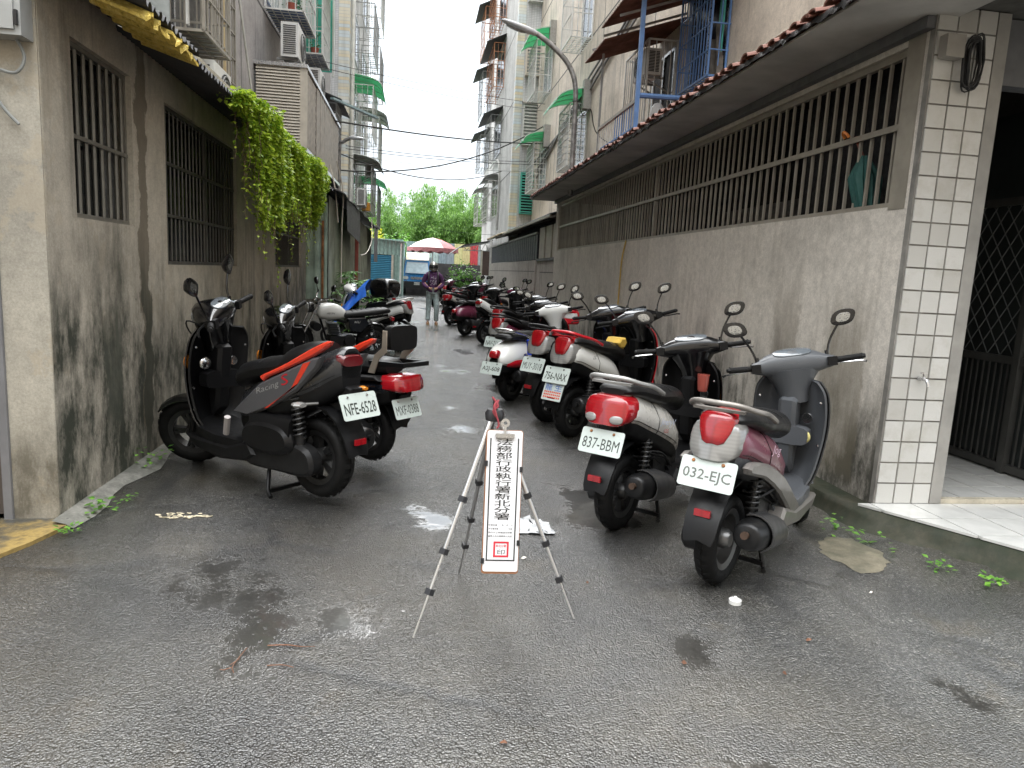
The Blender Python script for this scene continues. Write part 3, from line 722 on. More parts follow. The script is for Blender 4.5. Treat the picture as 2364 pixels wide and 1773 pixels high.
MB().sheet([[(LFX + .01, y, z) for z in (3.0, 5.9)] for y in (9.1, 10.55)]).build('shutter', simple('dark_louver', (.13, .13, .13), .6, var=.3), LA, 0)
MB().tube([(-2.72, 10.9, 2.9), (-2.72, 10.9, 12)], .062, 10).build('drain_pipe', M_PVC, LA)
MB().tube([(-2.55, 10.1, 2.8), (-2.5, 10.05, 6.3)], .028, 8).build('pole', M_PVCY, LA)
MB().tube([(-2.42, 10.25, 5.2), (-2.3, 11.2, 2.9)], .016, 6).build('strut', M_BARL, LA); MB().tube([(-2.42, 10.25, 5.2), (-2.55, 9.7, 7.2)], .016, 6).build('strut', M_BARL, LA)
MB().tube(cat([(-2.85, 7.2, 6), (-2.84, 7.25, 4.6), (-2.7, 7.3, 3.9), (-2.6, 7.3, 3.5)], 5), .05, 8).build('drain_pipe', M_PVC, LA)
ac_unit((-2.35, 8.7, 3.12), 1, 'white outdoor unit below the cage, just above the corrugated eave', .7, .5)
# flower cages and units one storey up
window(LA, LFX, 1, 14.5, 16.6, 6.3, 7.9, M_BARL, M_FROST, 3); window(LA, LFX, 1, 17.2, 19.2, 6.3, 7.9, M_BARL, M_TEAL, 3)
M_BLUEFL = simple('blue_cage_floor', (.08, .14, .26), .5)
cage(LA, LFX, 1, 14.35, 15.9, 6.1, 7.95, .7, M_BARL, 10, 4, 5, M_BLUEFL); cage(LA, LFX, 1, 17.0, 18.3, 6.1, 8.0, .7, M_BARL, 10, 4, 5, M_BLUEFL)
awning(LA, LFX, 1, 16.6, 18.9, 8.35, 1.0, M_GREENAWN, .4)
BX('teal_sheet', M_TEAL, LA, LFX, -2.25, 19.3, 19.33, 6.3, 8.0); BX('frame', M_WHITE, LA, -2.25, -2.2, 19.28, 19.36, 6.2, 8.0)
for y, lb in ((14.2, 'white outdoor unit on a bracket under the upper flower cage'), (17.1, 'white outdoor unit above the beige siding box, behind its top rail')):
    ac_unit((-2.35, y, 5.15), 1, lb, .8, .58)
def potted(loc, label, h=.35):
    t = thing('potted_plant', label, 'plant', loc)
    MB().lathe([(0, 0), (.07, 0), (.095, .16), (.085, .16), (.08, .14), (0, .14)], 12).build('pot', M_POT, t)
    m = MB(); random.seed(hash(label) % 99)
    for k in range(60):
        a, r_, z = random.uniform(0, 6.3), random.uniform(0, .2), .16 + random.uniform(0, h); leaf(m, (r_ * math.cos(a), r_ * math.sin(a), z), .05, .025, a, random.uniform(-.6, .6))
    stuff(m.build('foliage', M_SCHEF, t, 0)); return t
def leaf(m, p, l, w, az, el, roll=0):
    """one folded leaf of 2 quads -> diamond."""
    d = Vector((math.cos(az) * math.cos(el), math.sin(az) * math.cos(el), math.sin(el))); u = Vector((0, 0, 1))
    s_ = d.cross(u); s_ = s_.normalized() if s_.length > 1e-4 else Vector((1, 0, 0)); n_ = s_.cross(d)
    s_ = s_ * math.cos(roll) + n_ * math.sin(roll); p = Vector(p)
    m.add([p, p + d * l * .45 + s_ * w, p + d * l + n_ * (-.12 * l), p + d * l * .45 - s_ * w], [(0, 1, 2, 3)])
random.seed(1)
potted((-2.45, 14.6, 6.13), 'red potted plant at the near end of the upper flower cage'); potted((-2.4, 17.3, 6.13), 'red potted plant in the farther flower cage under the green awning')
potted((-2.4, 15.4, 6.13), 'leafy pot trailing out of the upper flower cage', .6)
# beige siding box
SB = thing('siding_box', 'beige sided window box with quilted shutters overhanging the vine', 'enclosure')
BX('core', M_GROOVE, SB, LFX, -2.03, 13.52, 18.85, 3.56, 4.82)
for k in range(27):
    z = 3.56 + k * .051
    if z + .047 < 4.98: MB().bb(-2.86, -2.12, 13.5, 13.518, z, z + .04).add([(-2.86, 13.5, z + .04), (-2.12, 13.5, z + .04), (-2.12, 13.475, z), (-2.86, 13.475, z)], [(0, 1, 2, 3)]).build('siding_slat', M_CREAM, SB, 0)
BX('corner_post', M_CREAM, SB, -2.119, -2.0, 13.49, 13.6, 3.5, 4.95); BX('top_rail', M_STEEL, SB, LFX, -1.985, 13.46, 18.9, 4.9, 4.96); BX('bottom_rail', M_STEEL, SB, LFX, -1.985, 13.46, 18.9, 3.49, 3.555)
for (a, b, quilt) in ((13.64, 14.75, 1), (14.8, 15.3, 0), (15.35, 15.9, 0), (15.95, 17.2, 0), (17.25, 18.8, 1)):
    if quilt:
        g = [[(-2.022 + .025 * abs(math.sin(math.pi * i / 3)) * abs(math.sin(math.pi * j / 2)), a + (b - a) * i / 12, 3.57 + 1.32 * j / 18) for j in range(19)] for i in range(13)]
        MB().sheet(g, .01, (-1, 0, 0)).build('quilted_shutter', M_CREAMD, SB)
    else:
        m = MB(); k = int((b - a) / .09)
        for i in range(k): m.bb(-2.02, -2.0, a + i * .09, a + i * .09 + .07, 3.57, 4.89)
        m.build('louver_shutter', M_CREAMD, SB, 0)
corr(13.5, 18.8, [(LFX, 3.42), (-2.0, 3.46)], .02, .3).build('underside_sheet', M_ROOFD, SB)
MB().bar((LFX, 13.7, 3.0), (-2.1, 13.7, 3.42), .05).build('brace', M_IRON, SB, 0); MB().bar((LFX, 18.5, 3.0), (-2.1, 18.5, 3.42), .05).build('brace', M_IRON, SB, 0)
MB().bar((-2.2, 18.9, 5.6), (-1.2, 20.6, 5.55), .1, .05).build('arm_rail', simple('pale_blue_rail', (.35, .48, .52), .4), LA, 0)
cage(LA, LFX, 1, 19.4, 20.6, 3.9, 5.6, .75, M_IRON, 8, 8, 3, M_ROOFD); flat_awning(LA, LFX, 1, 19.2, 21.5, 5.95, .9, M_ROOFD)
BX('dark_curtain', simple('dark_tarp', (.05, .05, .06), .8), LA, -2.3, -2.28, 20.7, 21.6, 3.9, 5.4)
# vine hanging over the eave
vine = thing('hanging_vine', 'bright green leafy vine spilling over the corrugated eave', 'plant')
random.seed(21); m = MB(); st_ = MB()
def vtop(y): return 2.84 + .03 * math.sin(y * 2)
def vlow(y):
    pts = [(5.8, 2.80), (6.5, 2.70), (6.75, 2.35), (6.9, 1.9), (7.15, 1.8), (7.7, 1.9), (8.2, 1.88), (8.5, 2.12), (9.2, 2.05), (9.8, 2.12), (10.4, 2.02), (10.9, 2.2), (11.4, 2.45), (11.7, 2.7)]
    for i in range(len(pts) - 1):
        if pts[i][0] <= y <= pts[i + 1][0]: t = (y - pts[i][0]) / (pts[i + 1][0] - pts[i][0]); return pts[i][1] * (1 - t) + pts[i + 1][1] * t
    return 2.7
def bulge(y, z): return .05 + .13 * (.5 + .5 * math.sin(y * 1.9 + 1.2)) * max(0, min(1, (z - vlow(y)) / .5)) + .035 * math.sin(y * 7 + z * 5)
for k in range(30000):
    y = random.uniform(6.15, 11.75); lo, hi = vlow(y), vtop(y) + .05
    if random.random() < .22:   # top cover over the sheet
        x = random.uniform(-1.66, -1.4); z = 2.84 + (-1.5 - x) * .34 + random.uniform(.01, .10) * min(1, (y - 6.1) * .8)
    else:
        z = hi - (hi - lo) * random.random() ** .85; x = -1.49 + bulge(y, z) - abs(random.gauss(0, .055))
        if z < lo + .3 and random.random() < .5 + .3 * math.sin(y * 9): continue
    leaf(m, (x, y + random.gauss(0, .02), z), random.uniform(.026, .07), random.uniform(.011, .025), random.uniform(-1.9, 1.9), random.uniform(-1.1, .4), random.uniform(-.6, .6))
for k in range(60):    # trailing strands
    y = random.uniform(6.2, 11.5); z1 = vlow(y) + .15; z0 = z1 - random.uniform(.1, .45) - (.35 if y < 6.75 or random.random() < .15 else 0)
    if y < 6.75: z1 = 2.8
    x0 = -1.47 + random.uniform(-.04, .12); pts = []; z = z1; yy = y
    while z > z0: pts.append((x0 + random.gauss(0, .008), yy, z)); z -= .05; yy += random.gauss(0, .012)
    if len(pts) > 2:
        st_.tube(pts, .0028, 4)
        for p in pts:
            for _ in range(2): leaf(m, p, random.uniform(.03, .05), random.uniform(.011, .017), random.uniform(0, 6.3), random.uniform(-1, .3))
stuff(m.build('foliage', M_IVY, vine, 0)); stuff(st_.build('stems', M_STEM, vine))
# green metal shed with dark awning
SH = thing('metal_shed', 'pale green corrugated shed with torn dark awning past the vine', 'shed')
BX('base_wall', M_CONC, SH, LX - .3, -1.62, 13.35, 25.5, -.05, .98)
corr_wall(LX - .1, -1.6, .9, 2.62, 13.32, 'x', .012, .16).build('front_sheet', M_SHEDG, SH, 0); corr_wall(13.34, 25.5, .95, 2.75, -1.6, 'y', .014, .2).build('side_sheet', simple('faded_green_metal', (.33, .36, .29), .6, var=.3, vs=2), SH, 0)
BX('rust_strip', M_RUST, SH, -1.7, -1.66, 13.29, 13.305, .92, 2.3); BX('red_post', simple('dull_red_post', (.30, .07, .05), .6), SH, -1.58, -1.5, 18.9, 19.0, .9, 2.6)
MB().sheet([[(-2.6, y, 3.2), (-2.0, y, 3.02 - .01 * (i % 2)), (-1.35, y, 2.8 + .03 * math.sin(i * 2.1))] for i, y in enumerate([13.2 + .7 * k for k in range(19)])], .02, (0, 0, 1)).build('awning', M_ROOFD, SH, 0)
MB().sheet([[(-1.38, y, 2.8), (-1.36, y, 2.2 - .05 * i)] for i, y in enumerate((14.4, 15.6, 16.8, 17.6))], .008, (1, 0, 0)).build('torn_flap', M_ROOFD, SH, 0)
MB().sheet([[(-1.37, y, 2.78), (-1.37, y, 1.7)] for y in (23.4, 25.4)], .008, (1, 0, 0)).build('tarpaulin', simple('grey_tarp', (.14, .14, .15), .8), SH, 0)
for pts in ([(-1.5, 13.7, 3.4), (-1.4, 13.9, 2.9), (-1.42, 14.0, 2.2), (-1.42, 14.0, 1.2)], [(-1.6, 13.5, 3.3), (-1.5, 13.5, 2.9), (-1.45, 13.6, 2.3)], [(-1.3, 20.8, 2.85), (-1.25, 20.4, 2.3), (-1.3, 19.2, 1.9), (-1.4, 18.4, 1.8)]):
    MB().tube(cat(pts, 6), .012, 5).build('loose_cable', M_PVC, SH)
# far left block
FL = thing('apartment_block', 'pale tiled apartment block farther along beside the green shed', 'building')
BX('wall', M_FAPT, FL, -9, -2.6, 27.2, 37.5, 0, 22); BX('corner_tile', M_TILEY, FL, -2.95, -2.58, 27.16, 27.6, 3, 22); BX('side_tile', M_TILEW, FL, -4.2, -2.951, 27.17, 27.2, 3, 22)
random.seed(8)
for i, z in enumerate((3.6, 6.45, 9.3, 12.2)):
    for j, y in enumerate((28.3, 32.6)):
        dz = -.25 if j else 0
        window(FL, -2.6, 1, y + .2, y + 2.6, z + .1 + dz, z + 1.7 + dz)
        cage(FL, -2.6, 1, y, y + 2.8, z + dz, z + 1.75 + dz, .8, M_BARL if i % 2 else M_IRON, 10, 4, 4)
        if z < 9: awning(FL, -2.6, 1, y - .1, y + 2.9, z + 2.1 + dz, 1.15, M_GREENAWN if (i + j) % 2 else simple('grey_awning', (.35, .38, .33), .4), .4)
        elif i == 3: flat_awning(FL, -2.6, 1, y, y + 2.8, z + 2.1, 1.1, M_ROOFD)
for i in range(3): MB().tube([(-2.5, 27.6 + i * .2, 2.5), (-2.5, 27.6 + i * .2, 12)], .05, 6).build('drain_pipe', M_BARL, FL)
ac_unit((-2.1, 31.6, 5.3), 1, 'outdoor unit high on the far tiled block near the cables', .85, .6); ac_unit((-2.1, 27.7, 3.75), 1, 'outdoor unit low on the far tiled block corner', .85, .6)
tag(MB().box((-2.0, 28.8, 3.75), (.3, .8, .2)).box((-2.0, 28.8, 3.9), (.26, .7, .12)).build('flower_box', simple('orange_flowers', (.75, .32, .04), .7, var=.5, vs=30), None, 0), 'box of orange flowers in a far low window cage', 'flower box')
# ------------------------------------------------------------------ right upper storeys
RA = thing('apartment_block', 'beige rendered apartment block with steel cages above the red tile eave', 'building')
BX('wall', M_RAPT, RA, RFX, 10, 6.6, 28.95, 0, 20); BX('wall', M_RAPT, RA, RFX, 10, 2.6, 6.6, 3.33, 20)
grooves(RA, RFX, -1, 2.6, 28.95, (4.62, 7.95, 11.2), (14.4, 18.6, 24.5), 3.5, 20, M_GROOVE)
MB().tube([(RFX - .03, 3.5, 4.72), (RFX - .03, 14.5, 4.66)], .014, 6).build('conduit', M_RAPT, RA)
MB().tube([(RFX - .02, 4.6, 3.5), (RFX - .02, 4.6, 9)], .012, 6).build('conduit', M_PVC, RA)
for pts in ([(RFX - .04, 12, 7.7), (RFX - .05, 16, 6.95), (RFX - .05, 19.5, 6.9), (RFX - .04, 28, 5.2)], [(RFX - .04, 13, 8.1), (RFX - .05, 17, 7.1), (RFX - .04, 28, 5.5)], [(RFX - .04, 15, 7.4), (RFX - .05, 21, 6.3), (RFX - .04, 28.5, 5.9)]):
    MB().tube(cat(pts, 6), .03, 5).build('facade_cable', simple('grey_facade_cable', (.2, .2, .2), .7), RA)
for i, (y0, y1, z0, z1, aw) in enumerate(((19.8, 21.2, 7.87, 9.7, 0), (25.8, 27.4, 7.87, 9.6, 1), (19.85, 21.3, 4.56, 6.2, 1), (25.9, 27.5, 4.56, 6.2, 1))):
    window(RA, RFX, -1, y0 + .1, y1 - .1, z0 + .15, z1 - .1, M_STEEL, M_FROST if i % 2 else M_GLASSD)
    cage(RA, RFX, -1, y0, y1, z0, z1, .6 if i < 2 else .5, M_BARL, 9, 3 if i < 2 else 9, 4)
    if aw: awning(RA, RFX, -1, y0 - .3, y1 + .2, z1 + .35, .95, M_GREENAWN, .4); BX('post', M_CONC, RA, RFX - .22, RFX, y0 - .35, y0 - .12, z1 - .2, z1 + .55)
window(RA, RFX, -1, 23.2, 23.9, 5.1, 6.0, M_CONC, M_GLASSD, 1)
# blue cage
window(RA, RFX, -1, 10.75, 12.3, 4.75, 6.9, M_STEEL, M_GLASSD, 2)
cage(RA, RFX, -1, 10.7, 12.0, 4.60, 7.2, .3, M_BLUEP, 11, 7, 2); 
BX('teal_pane', M_TEAL, RA, RFX - .09, RFX - .07, 10.78, 10.95, 4.65, 7.1)
# balcony with blue posts and tin roof
BA = thing('balcony', 'rooftop balcony with blue posts, railing and rusty tin roof above the tile eave', 'balcony')
for y, z1, mt in ((10.85, 5.62, M_BLUEP), (13.15, 5.5, M_IRON)): MB().bar((3.2, y, 3.4), (3.2, y, z1), .06 if mt is M_BLUEP else .035).build('post', mt, BA, 0)
MB().bar((3.2, 10.85, 4.2), (3.2, 13.15, 4.2), .05).build('handrail', M_BARG, BA, 0)
for k in range(17): MB().bar((3.2, 10.95 + k * .135, 3.42), (3.2, 10.95 + k * .135, 4.18), .014).build('baluster', M_BLUEP if k < 9 else M_BARL, BA, 0)
MB().bar((3.2, 10.9, 3.82), (3.2, 12.9, 3.82), .025).build('rail', M_BLUEP, BA, 0); MB().tube([(3.2, 10.9, 4.28), (RFX, 10.9, 4.3)], .04, 8).build('cross_rail', M_BLUEP, BA)
for (ya, yb, xa, za, zb) in ((10.0, 12.6, 3.0, 5.75, 6.3), (12.55, 14.0, 3.05, 5.55, 6.05)):
    corr(ya, yb, [(xa, za), (RFX, zb)], .018, .09).build('tin_roof', simple('rusty_tin', (.17, .085, .06), .7, var=.35, vs=4), BA)
for y in (10.6, 11.6, 12.6, 13.4): MB().bar((3.05, y, 5.62), (RFX, y, 6.12), .035).build('rafter', M_IRON, BA, 0)
cage(RA, RFX, -1, 12.9, 14.3, 4.35, 5.75, .55, M_BARL, 10, 1, 4, None, 'window_cage', .014); window(RA, RFX, -1, 13.0, 14.2, 4.4, 5.7, M_STEEL, M_DARK)
ac_unit((4.1, 13.4, 5.2), -1, 'dusty outdoor unit inside the balcony cage', .7, .45)
tag(MB().bb(3.6, 4.2, 11.5, 12.0, 4.0, 4.03).bb(3.62, 3.66, 11.52, 11.56, 3.6, 4).bb(4.14, 4.18, 11.94, 11.98, 3.6, 4).bb(4.14, 4.18, 11.52, 11.56, 3.6, 4).bb(3.62, 3.66, 11.94, 11.98, 3.6, 4).build('white_table', M_WHITE, None, 0), 'small white table on the rooftop balcony', 'table')
tag(MB().lathe([(0, 0), (.12, 0), (.13, .1), (.11, .3), (.06, .38), (0, .4)], 14, TR(3.85, 11.85, 4.032)).build('jug', M_WHITE), 'white plastic jug standing on the balcony table', 'jug')
for k, (a, b) in enumerate((((4.38, 10.5, 3.75), (4.4, 10.9, 5.4)), ((4.3, 10.65, 3.72), (4.38, 11.0, 5.2)), ((4.25, 10.35, 3.7), (4.4, 10.75, 4.9)))):
    tag(MB().bar(a, b, .09, .03).build('plank', simple('grey_driftwood', (.14, .12, .10), .8, var=.3), None, 0), ('tallest weathered plank', 'middle weathered plank', 'shortest weathered plank')[k] + ' leaning against the balcony wall', 'plank')
# street lamp on the right
lp = thing('street_lamp', 'mottled curved street lamp rising above the tile eave', 'street lamp', (0, 0, 0))
MB().tube(cat([(2.92, 14, 3.1), (2.92, 14, 4.3), (2.90, 14, 5.1), (2.74, 14, 5.5), (2.42, 14, 5.8), (2.1, 14, 6.0)], 6), .048, 10).build('pole', M_GALV, lp)
loft = MB(); rings = []
for x, w, h, zc in ((2.14, .03, .03, 5.99), (2.1, .05, .045, 6.0), (1.95, .085, .06, 6.04), (1.8, .1, .055, 6.08), (1.6, .105, .045, 6.13), (1.48, .07, .03, 6.165), (1.43, .02, .012, 6.18)):
    rings.append([(x, 14 + y, zc + z) for y, z in sell(w, h, 2.4, 14)])
loft.loft(rings).build('head', M_LAMPG, lp)
MB().loft([[(x, 14 + y, zc + z) for y, z in sell(w, .012, 2.2, 14)] for x, w, zc in ((1.88, .04, 6.0), (1.8, .08, 6.015), (1.62, .085, 6.065), (1.52, .045, 6.105))]).build('lens', M_FROST, lp)
m = MB(); m.tube([(2.92 + .06 * math.cos(t), 14 + .06 * math.sin(t), 4.85 + .01 * math.sin(3 * t)) for t in range(7)], .008, 5, closed=True); m.tube(cat([(2.97, 14, 4.8), (3.1, 14, 4.6), (3.25, 14.1, 4.75), (3.5, 14.3, 4.3), (4.45, 14.6, 4.0)], 5), .01, 5); m.build('wire', M_CABLE, lp)
lp2 = thing('street_lamp', 'small grey street lamp past the siding box on the left', 'street lamp')
MB().tube(cat([(-2.1, 20, 2.4), (-2.12, 20, 4.5), (-2.02, 20, 4.76), (-1.85, 20, 4.86)], 6), .045, 8).build('pole', M_GALV, lp2)
MB().loft([[(x, 20 + y, 4.88 + z) for y, z in sell(w, h, 2.4, 10)] for x, w, h in ((-1.87, .03, .03), (-1.8, .07, .05), (-1.6, .08, .04), (-1.46, .03, .015))]).build('head', M_LAMPG, lp2)
# far right block
FR = thing('apartment_block', 'pale grey apartment block with tiled corner and dark window awnings, at the alley end', 'building')
FRX, FRY = 3.63, 29.0
BX('wall', M_FAPT, FR, FRX, 10, FRY, 41.5, 0, 24); BX('corner_tile', M_TILEY, FR, FRX - .02, FRX + .28, FRY - .02, FRY + .3, 3, 24); BX('side_tile', M_TILEW, FR, FRX + .281, 5.2, FRY - .015, FRY + .1, 3, 24)
grooves(FR, FRX, -1, FRY + .4, 41.5, (5.6, 8.3, 11, 13.7, 16.4), (33.5,), 3, 24, M_GROOVE)
for (y0, y1, z0, z1, mt, aw) in ((33.2, 36.5, 9.75, 11.6, M_ORANGE, 0), (39.0, 41.3, 9.8, 11.9, M_IRON, 0), (33.4, 36.4, 6.9, 8.6, M_IRON, 0), (38.9, 41.3, 7.0, 8.7, M_IRON, 0), (33.3, 36.5, 4.1, 5.7, M_BARL, 1), (38.6, 41.2, 4.1, 5.7, M_BARL, 1), (38.8, 41.3, 12.9, 15.0, M_ORANGE, 0), (33.3, 36.3, 12.7, 14.6, M_ORANGE, 0)):
    window(FR, FRX, -1, y0 + .2, y1 - .2, z0 + .1, z1 - .1)
    cage(FR, FRX, -1, y0, y1, z0, z1, .5, mt, 7, 5, 3)
    (awning(FR, FRX, -1, y0 - .1, y1 + .1, z1 + .3, .8, simple('pale_awning', (.45, .5, .48), .4), .35) if aw else flat_awning(FR, FRX, -1, y0 - .2, y1 + .2, z1 + .35, .85, M_ROOFD, .4))
# side face windows (seen frontally)
def front_window(parent, x0, x1, z0, z1, y, nm, mat, slats):
    f = MB(); w = .05
    f.bb(x0, x1, y - .25, y, z0 - .03, z0).bb(x0, x1, y - .25, y, z1, z1 + .03).bb(x0, x0 + w, y - .25, y, z0, z1).bb(x1 - w, x1, y - .25, y, z0, z1)
    o = f.build(nm, mat, parent, 0); 
    for k in range(slats): BX('slat', mat, o, x0 + w, x1 - w, y - .24, y - .22, z0 + (z1 - z0) * (k + .3) / slats, z0 + (z1 - z0) * (k + .72) / slats)
    BX('pane', M_GLASSD if mat is M_TEAL else M_FROST, o, x0 + w, x1 - w, y - .1, y - .08, z0, z1); return o
front_window(FR, 3.98, 4.62, 3.95, 5.5, FRY, 'louver_window', M_TEAL, 14); front_window(FR, 3.95, 4.62, 6.6, 8.1, FRY, 'louver_window', M_BARL, 12)
front_window(FR, 3.95, 4.62, 9.2, 10.7, FRY, 'louver_window', M_CREAM, 12); front_window(FR, 3.95, 4.6, 11.9, 13.2, FRY, 'louver_window', M_BARL, 10)
corr(3.9, 4.66, [(FRY - .35, 10.75), (FRY, 10.9)], .015, .09, 'x').build('awning', M_CREAM, FR); corr(3.9, 4.66, [(FRY - .3, 8.15), (FRY, 8.25)], .015, .09, 'x').build('awning', M_CREAM, FR)
MB().tube(cat([(FRX - .05, 33.2, 3.5), (FRX - .05, 33.2, 6.2), (FRX - .12, 34.2, 6.7), (FRX - .1, 37, 6.75)], 5), .05, 6).build('conduit', M_BARL, FR)
# low sheds along the right: walls, dark fence, lean-to roof
LW = thing('low_wall', 'grey cement yard wall with dark vertical fence boards on top', 'wall')
M_LOW = plaster('cement_wall', (.42, .385, .345), dirt=(.14, .125, .1), streak=.7, mold=.7, mold_top=.6)
BX('wall', M_LOW, LW, 3.2, 3.35, 16.11, 19.2, -.05, 1.9); BX('wall', M_LOW, LW, 3.17, 3.34, 19.201, 31.5, -.05, 1.93); BX('groove', M_GROOVE, LW, 3.167, 3.17, 19.3, 31.4, 1.62, 1.64); BX('groove', M_GROOVE, LW, 3.197, 3.2, 16.2, 18.6, 1.6, 1.62)
for k in range(3): BX('panel', M_CREAM, LW, 3.19, 3.24, 16.2 + k * .95, 16.95 + k * .95, 1.97, 2.75)
BX('sill', M_BEAM, LW, 3.17, 3.36, 16.12, 19.1, 1.901, 1.965)
M_FEN = simple('navy_fence', (.035, .04, .055), .5)
for k in range(60): BX('fence_board', M_FEN, LW, 3.2 + (k % 2) * .012, 3.23 + (k % 2) * .012, 19.25 + k * .2, 19.25 + k * .2 + .19, 1.95, 2.62)
MB().bar((3.18, 19.2, 2.65), (3.18, 31.3, 2.62), .05).build('fence_rail', M_IRON, LW, 0); MB().bar((3.18, 31.4, 0), (3.18, 31.4, 3.0), .08).build('fence_post', M_BARL, LW, 0)
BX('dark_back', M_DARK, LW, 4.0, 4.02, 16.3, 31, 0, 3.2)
LR = thing('lean_to_roof', 'dark corrugated lean-to roof over the fenced yard', 'roof')
corr(16.2, 24.5, [(2.95, 2.92), (3.7, 3.15), (RFX, 3.4)], .02, .12).build('roof_sheet', M_ROOFD, LR); corr(24.4, 29.0, [(2.75, 2.85), (3.7, 3.15), (RFX, 3.4)], .03, .2).build('roof_sheet', simple('yellowed_sheet', (.30, .24, .13), .6, var=.3), LR)
for y in (16.4, 19, 22, 25, 28): MB().bar((3.0, y, 2.86), (RFX, y, 3.3), .05).build('rafter', M_IRON, LR, 0)
MB().bar((2.97, 16.2, 2.88), (2.8, 29, 2.83), .05).build('purlin', M_BARG, LR, 0)
CN = thing('truss_canopy', 'dark canopy on a steel zigzag truss at the end of the yard wall', 'canopy')
MB().sheet([[(1.6, y, 2.35), (2.1, y, 2.72), (3.45, y, 3.0)] for y in (33.2, 38.5)], .03, (0, 0, 1)).build('sheet', M_ROOFD, CN, 0)
m = MB(); m.bar((2.1, 33.2, 2.66), (3.43, 33.2, 2.92), .035); m.bar((2.1, 33.2, 2.5), (3.43, 33.2, 2.52), .035)
for k in range(8): m.bar((2.1 + k * .166, 33.2, 2.51 if k % 2 else 2.68 + k * .03), (2.266 + k * .166, 33.2, 2.7 + k * .03 if k % 2 else 2.51), .025)
m.build('truss', M_IRON, CN, 0); MB().bar((2.95, 33.2, 0), (2.95, 33.2, 2.5), .09).build('post', M_CREAM, CN, 0)
BX('side_panel', simple('brown_panel', (.12, .08, .07), .7), CN, 3.0, 3.5, 33.3, 33.35, 1.4, 2.5)
# end of the alley
GA = thing('garage', 'grey green corrugated garage with a blue roller shutter at the alley end', 'garage')
corr_wall(-3.6, -.78, 2.25, 3.12, 41.0, 'x', .015, .22).build('front_sheet', M_GARG, GA, 0); corr_wall(-1.3, -.78, 0, 2.25, 41.0, 'x', .015, .22).build('front_sheet', M_GARG, GA, 0); corr_wall(41.0, 46.5, 0, 3.0, -.78, 'y', .015, .22).build('side_sheet', M_GARG, GA, 0)
sh = None
for k in range(22):
    if sh is None: sh = MB().tube([(-3.4, 41.05, .06), (-1.42, 41.05, .06)], .048, 8).build('shutter_slat', M_SHUT, GA)
    else: inst('shutter_slat', sh.data, GA, TR(0, 0, k * .1))
BX('door_post', M_CREAM, GA, -1.42, -1.3, 40.93, 41.04, 0, 2.25); MB().sheet([[(x, 40.7, 3.16 - .06 * (x + 3.7)), (x, 46.6, 3.3 - .06 * (x + 3.7))] for x in (-3.8, -.65)], .04, (0, 0, 1)).build('roof', M_GARG, GA, 0)
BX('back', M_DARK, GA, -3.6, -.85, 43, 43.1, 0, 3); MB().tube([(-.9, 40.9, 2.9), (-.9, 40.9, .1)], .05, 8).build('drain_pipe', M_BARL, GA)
EF = thing('end_fence', 'patchwork metal fence of grey, yellow and red sheets above a dark wall', 'fence')
BX('wall', simple('soot_wall', (.05, .045, .045), .8, var=.4, vs=2), EF, -.7, 6, 47.5, 47.7, 0, 1.98)
for k, c in enumerate(((.24, .33, .32), (.30, .40, .38), (.45, .55, .52), (.42, .52, .5), (.25, .31, .34), (.26, .3, .33), (.62, .58, .28), (.58, .5, .25), (.5, .05, .06), (.3, .33, .33))):
    corr_wall(-.7 + k * .52, -.7 + (k + 1) * .52 - .01, 1.98, 3.3, 47.55, 'x', .012, .14).build('fence_sheet', simple('fence_sheet_%d' % k, c, .5), EF, 0)
struct(MB().prism([(-60, 50), (60, 50), (60, 140), (-60, 140)], .006).build('terrain', simple('leaf_litter', (.06, .07, .03), .9, var=.5), None, 0))
# ------------------------------------------------------------------ bamboo grove
def bamboo_parts(seed, nleaf=13000, H=8.2):
    random.seed(seed); cm = MB(); lm = MB(); tips = []
    for k in range(13):
        a = random.uniform(0, 6.3); r_ = random.uniform(0, .7); h = H * random.uniform(.6, 1.0); lean = random.uniform(.4, 1.5)
        b = Vector((r_ * math.cos(a), r_ * math.sin(a), 0)); pts = []
        for j in range(9):
            t = j / 8; pts.append(b + Vector((math.cos(a) * lean * t * t, math.sin(a) * lean * t * t, h * (t - .06 * t ** 3 * lean))))
        cm.tube(pts, [.045 * (1 - .8 * j / 8) for j in range(9)], 5); tips.append(pts)
    n = 0
    while n < nleaf:
        pts = random.choice(tips); t = random.uniform(.18, 1.0) ** .8; i = min(int(t * 8), 7); f = t * 8 - i; p = pts[i] * (1 - f) + pts[i + 1] * f
        sp = .95 * (1.1 - t) + .15; az = random.uniform(0, 6.3)
        c = p + Vector((math.cos(az) * sp * random.random() ** .6, math.sin(az) * sp * random.random() ** .6, random.uniform(-.35, .15)))
        for _ in range(random.randint(5, 9)):
            q = c + Vector((random.gauss(0, .09), random.gauss(0, .09), random.gauss(0, .08)))
            leaf(lm, q, random.uniform(.18, .34), random.uniform(.02, .034), az + random.gauss(0, .7), random.uniform(-1.3, -.1), random.uniform(-.8, .8)); n += 1
    return cm, lm
BV = []
for i in range(3):
    cm, lm = bamboo_parts(30 + i); BV.append((cm, lm))
bmesh_cache = {}
spots = [(-6.2, 56, 1.0, 0), (-4.2, 54, .86, 1), (-2.6, 57, .92, 2), (-.9, 54.5, .98, 0), (.6, 56.5, 1.06, 1), (1.9, 54, .96, 2), (3.2, 55.5, 1.04, 0), (4.6, 53.5, .98, 1), (6.2, 56, 1.12, 2), (-7.8, 54, .9, 2), (-3.4, 60, 1.0, 0), (2.6, 60, 1.1, 1), (5.6, 60, 1.05, 0), (-.2, 60, 1.05, 2), (-5.4, 59, .95, 1), (8.2, 55, 1.1, 0)]
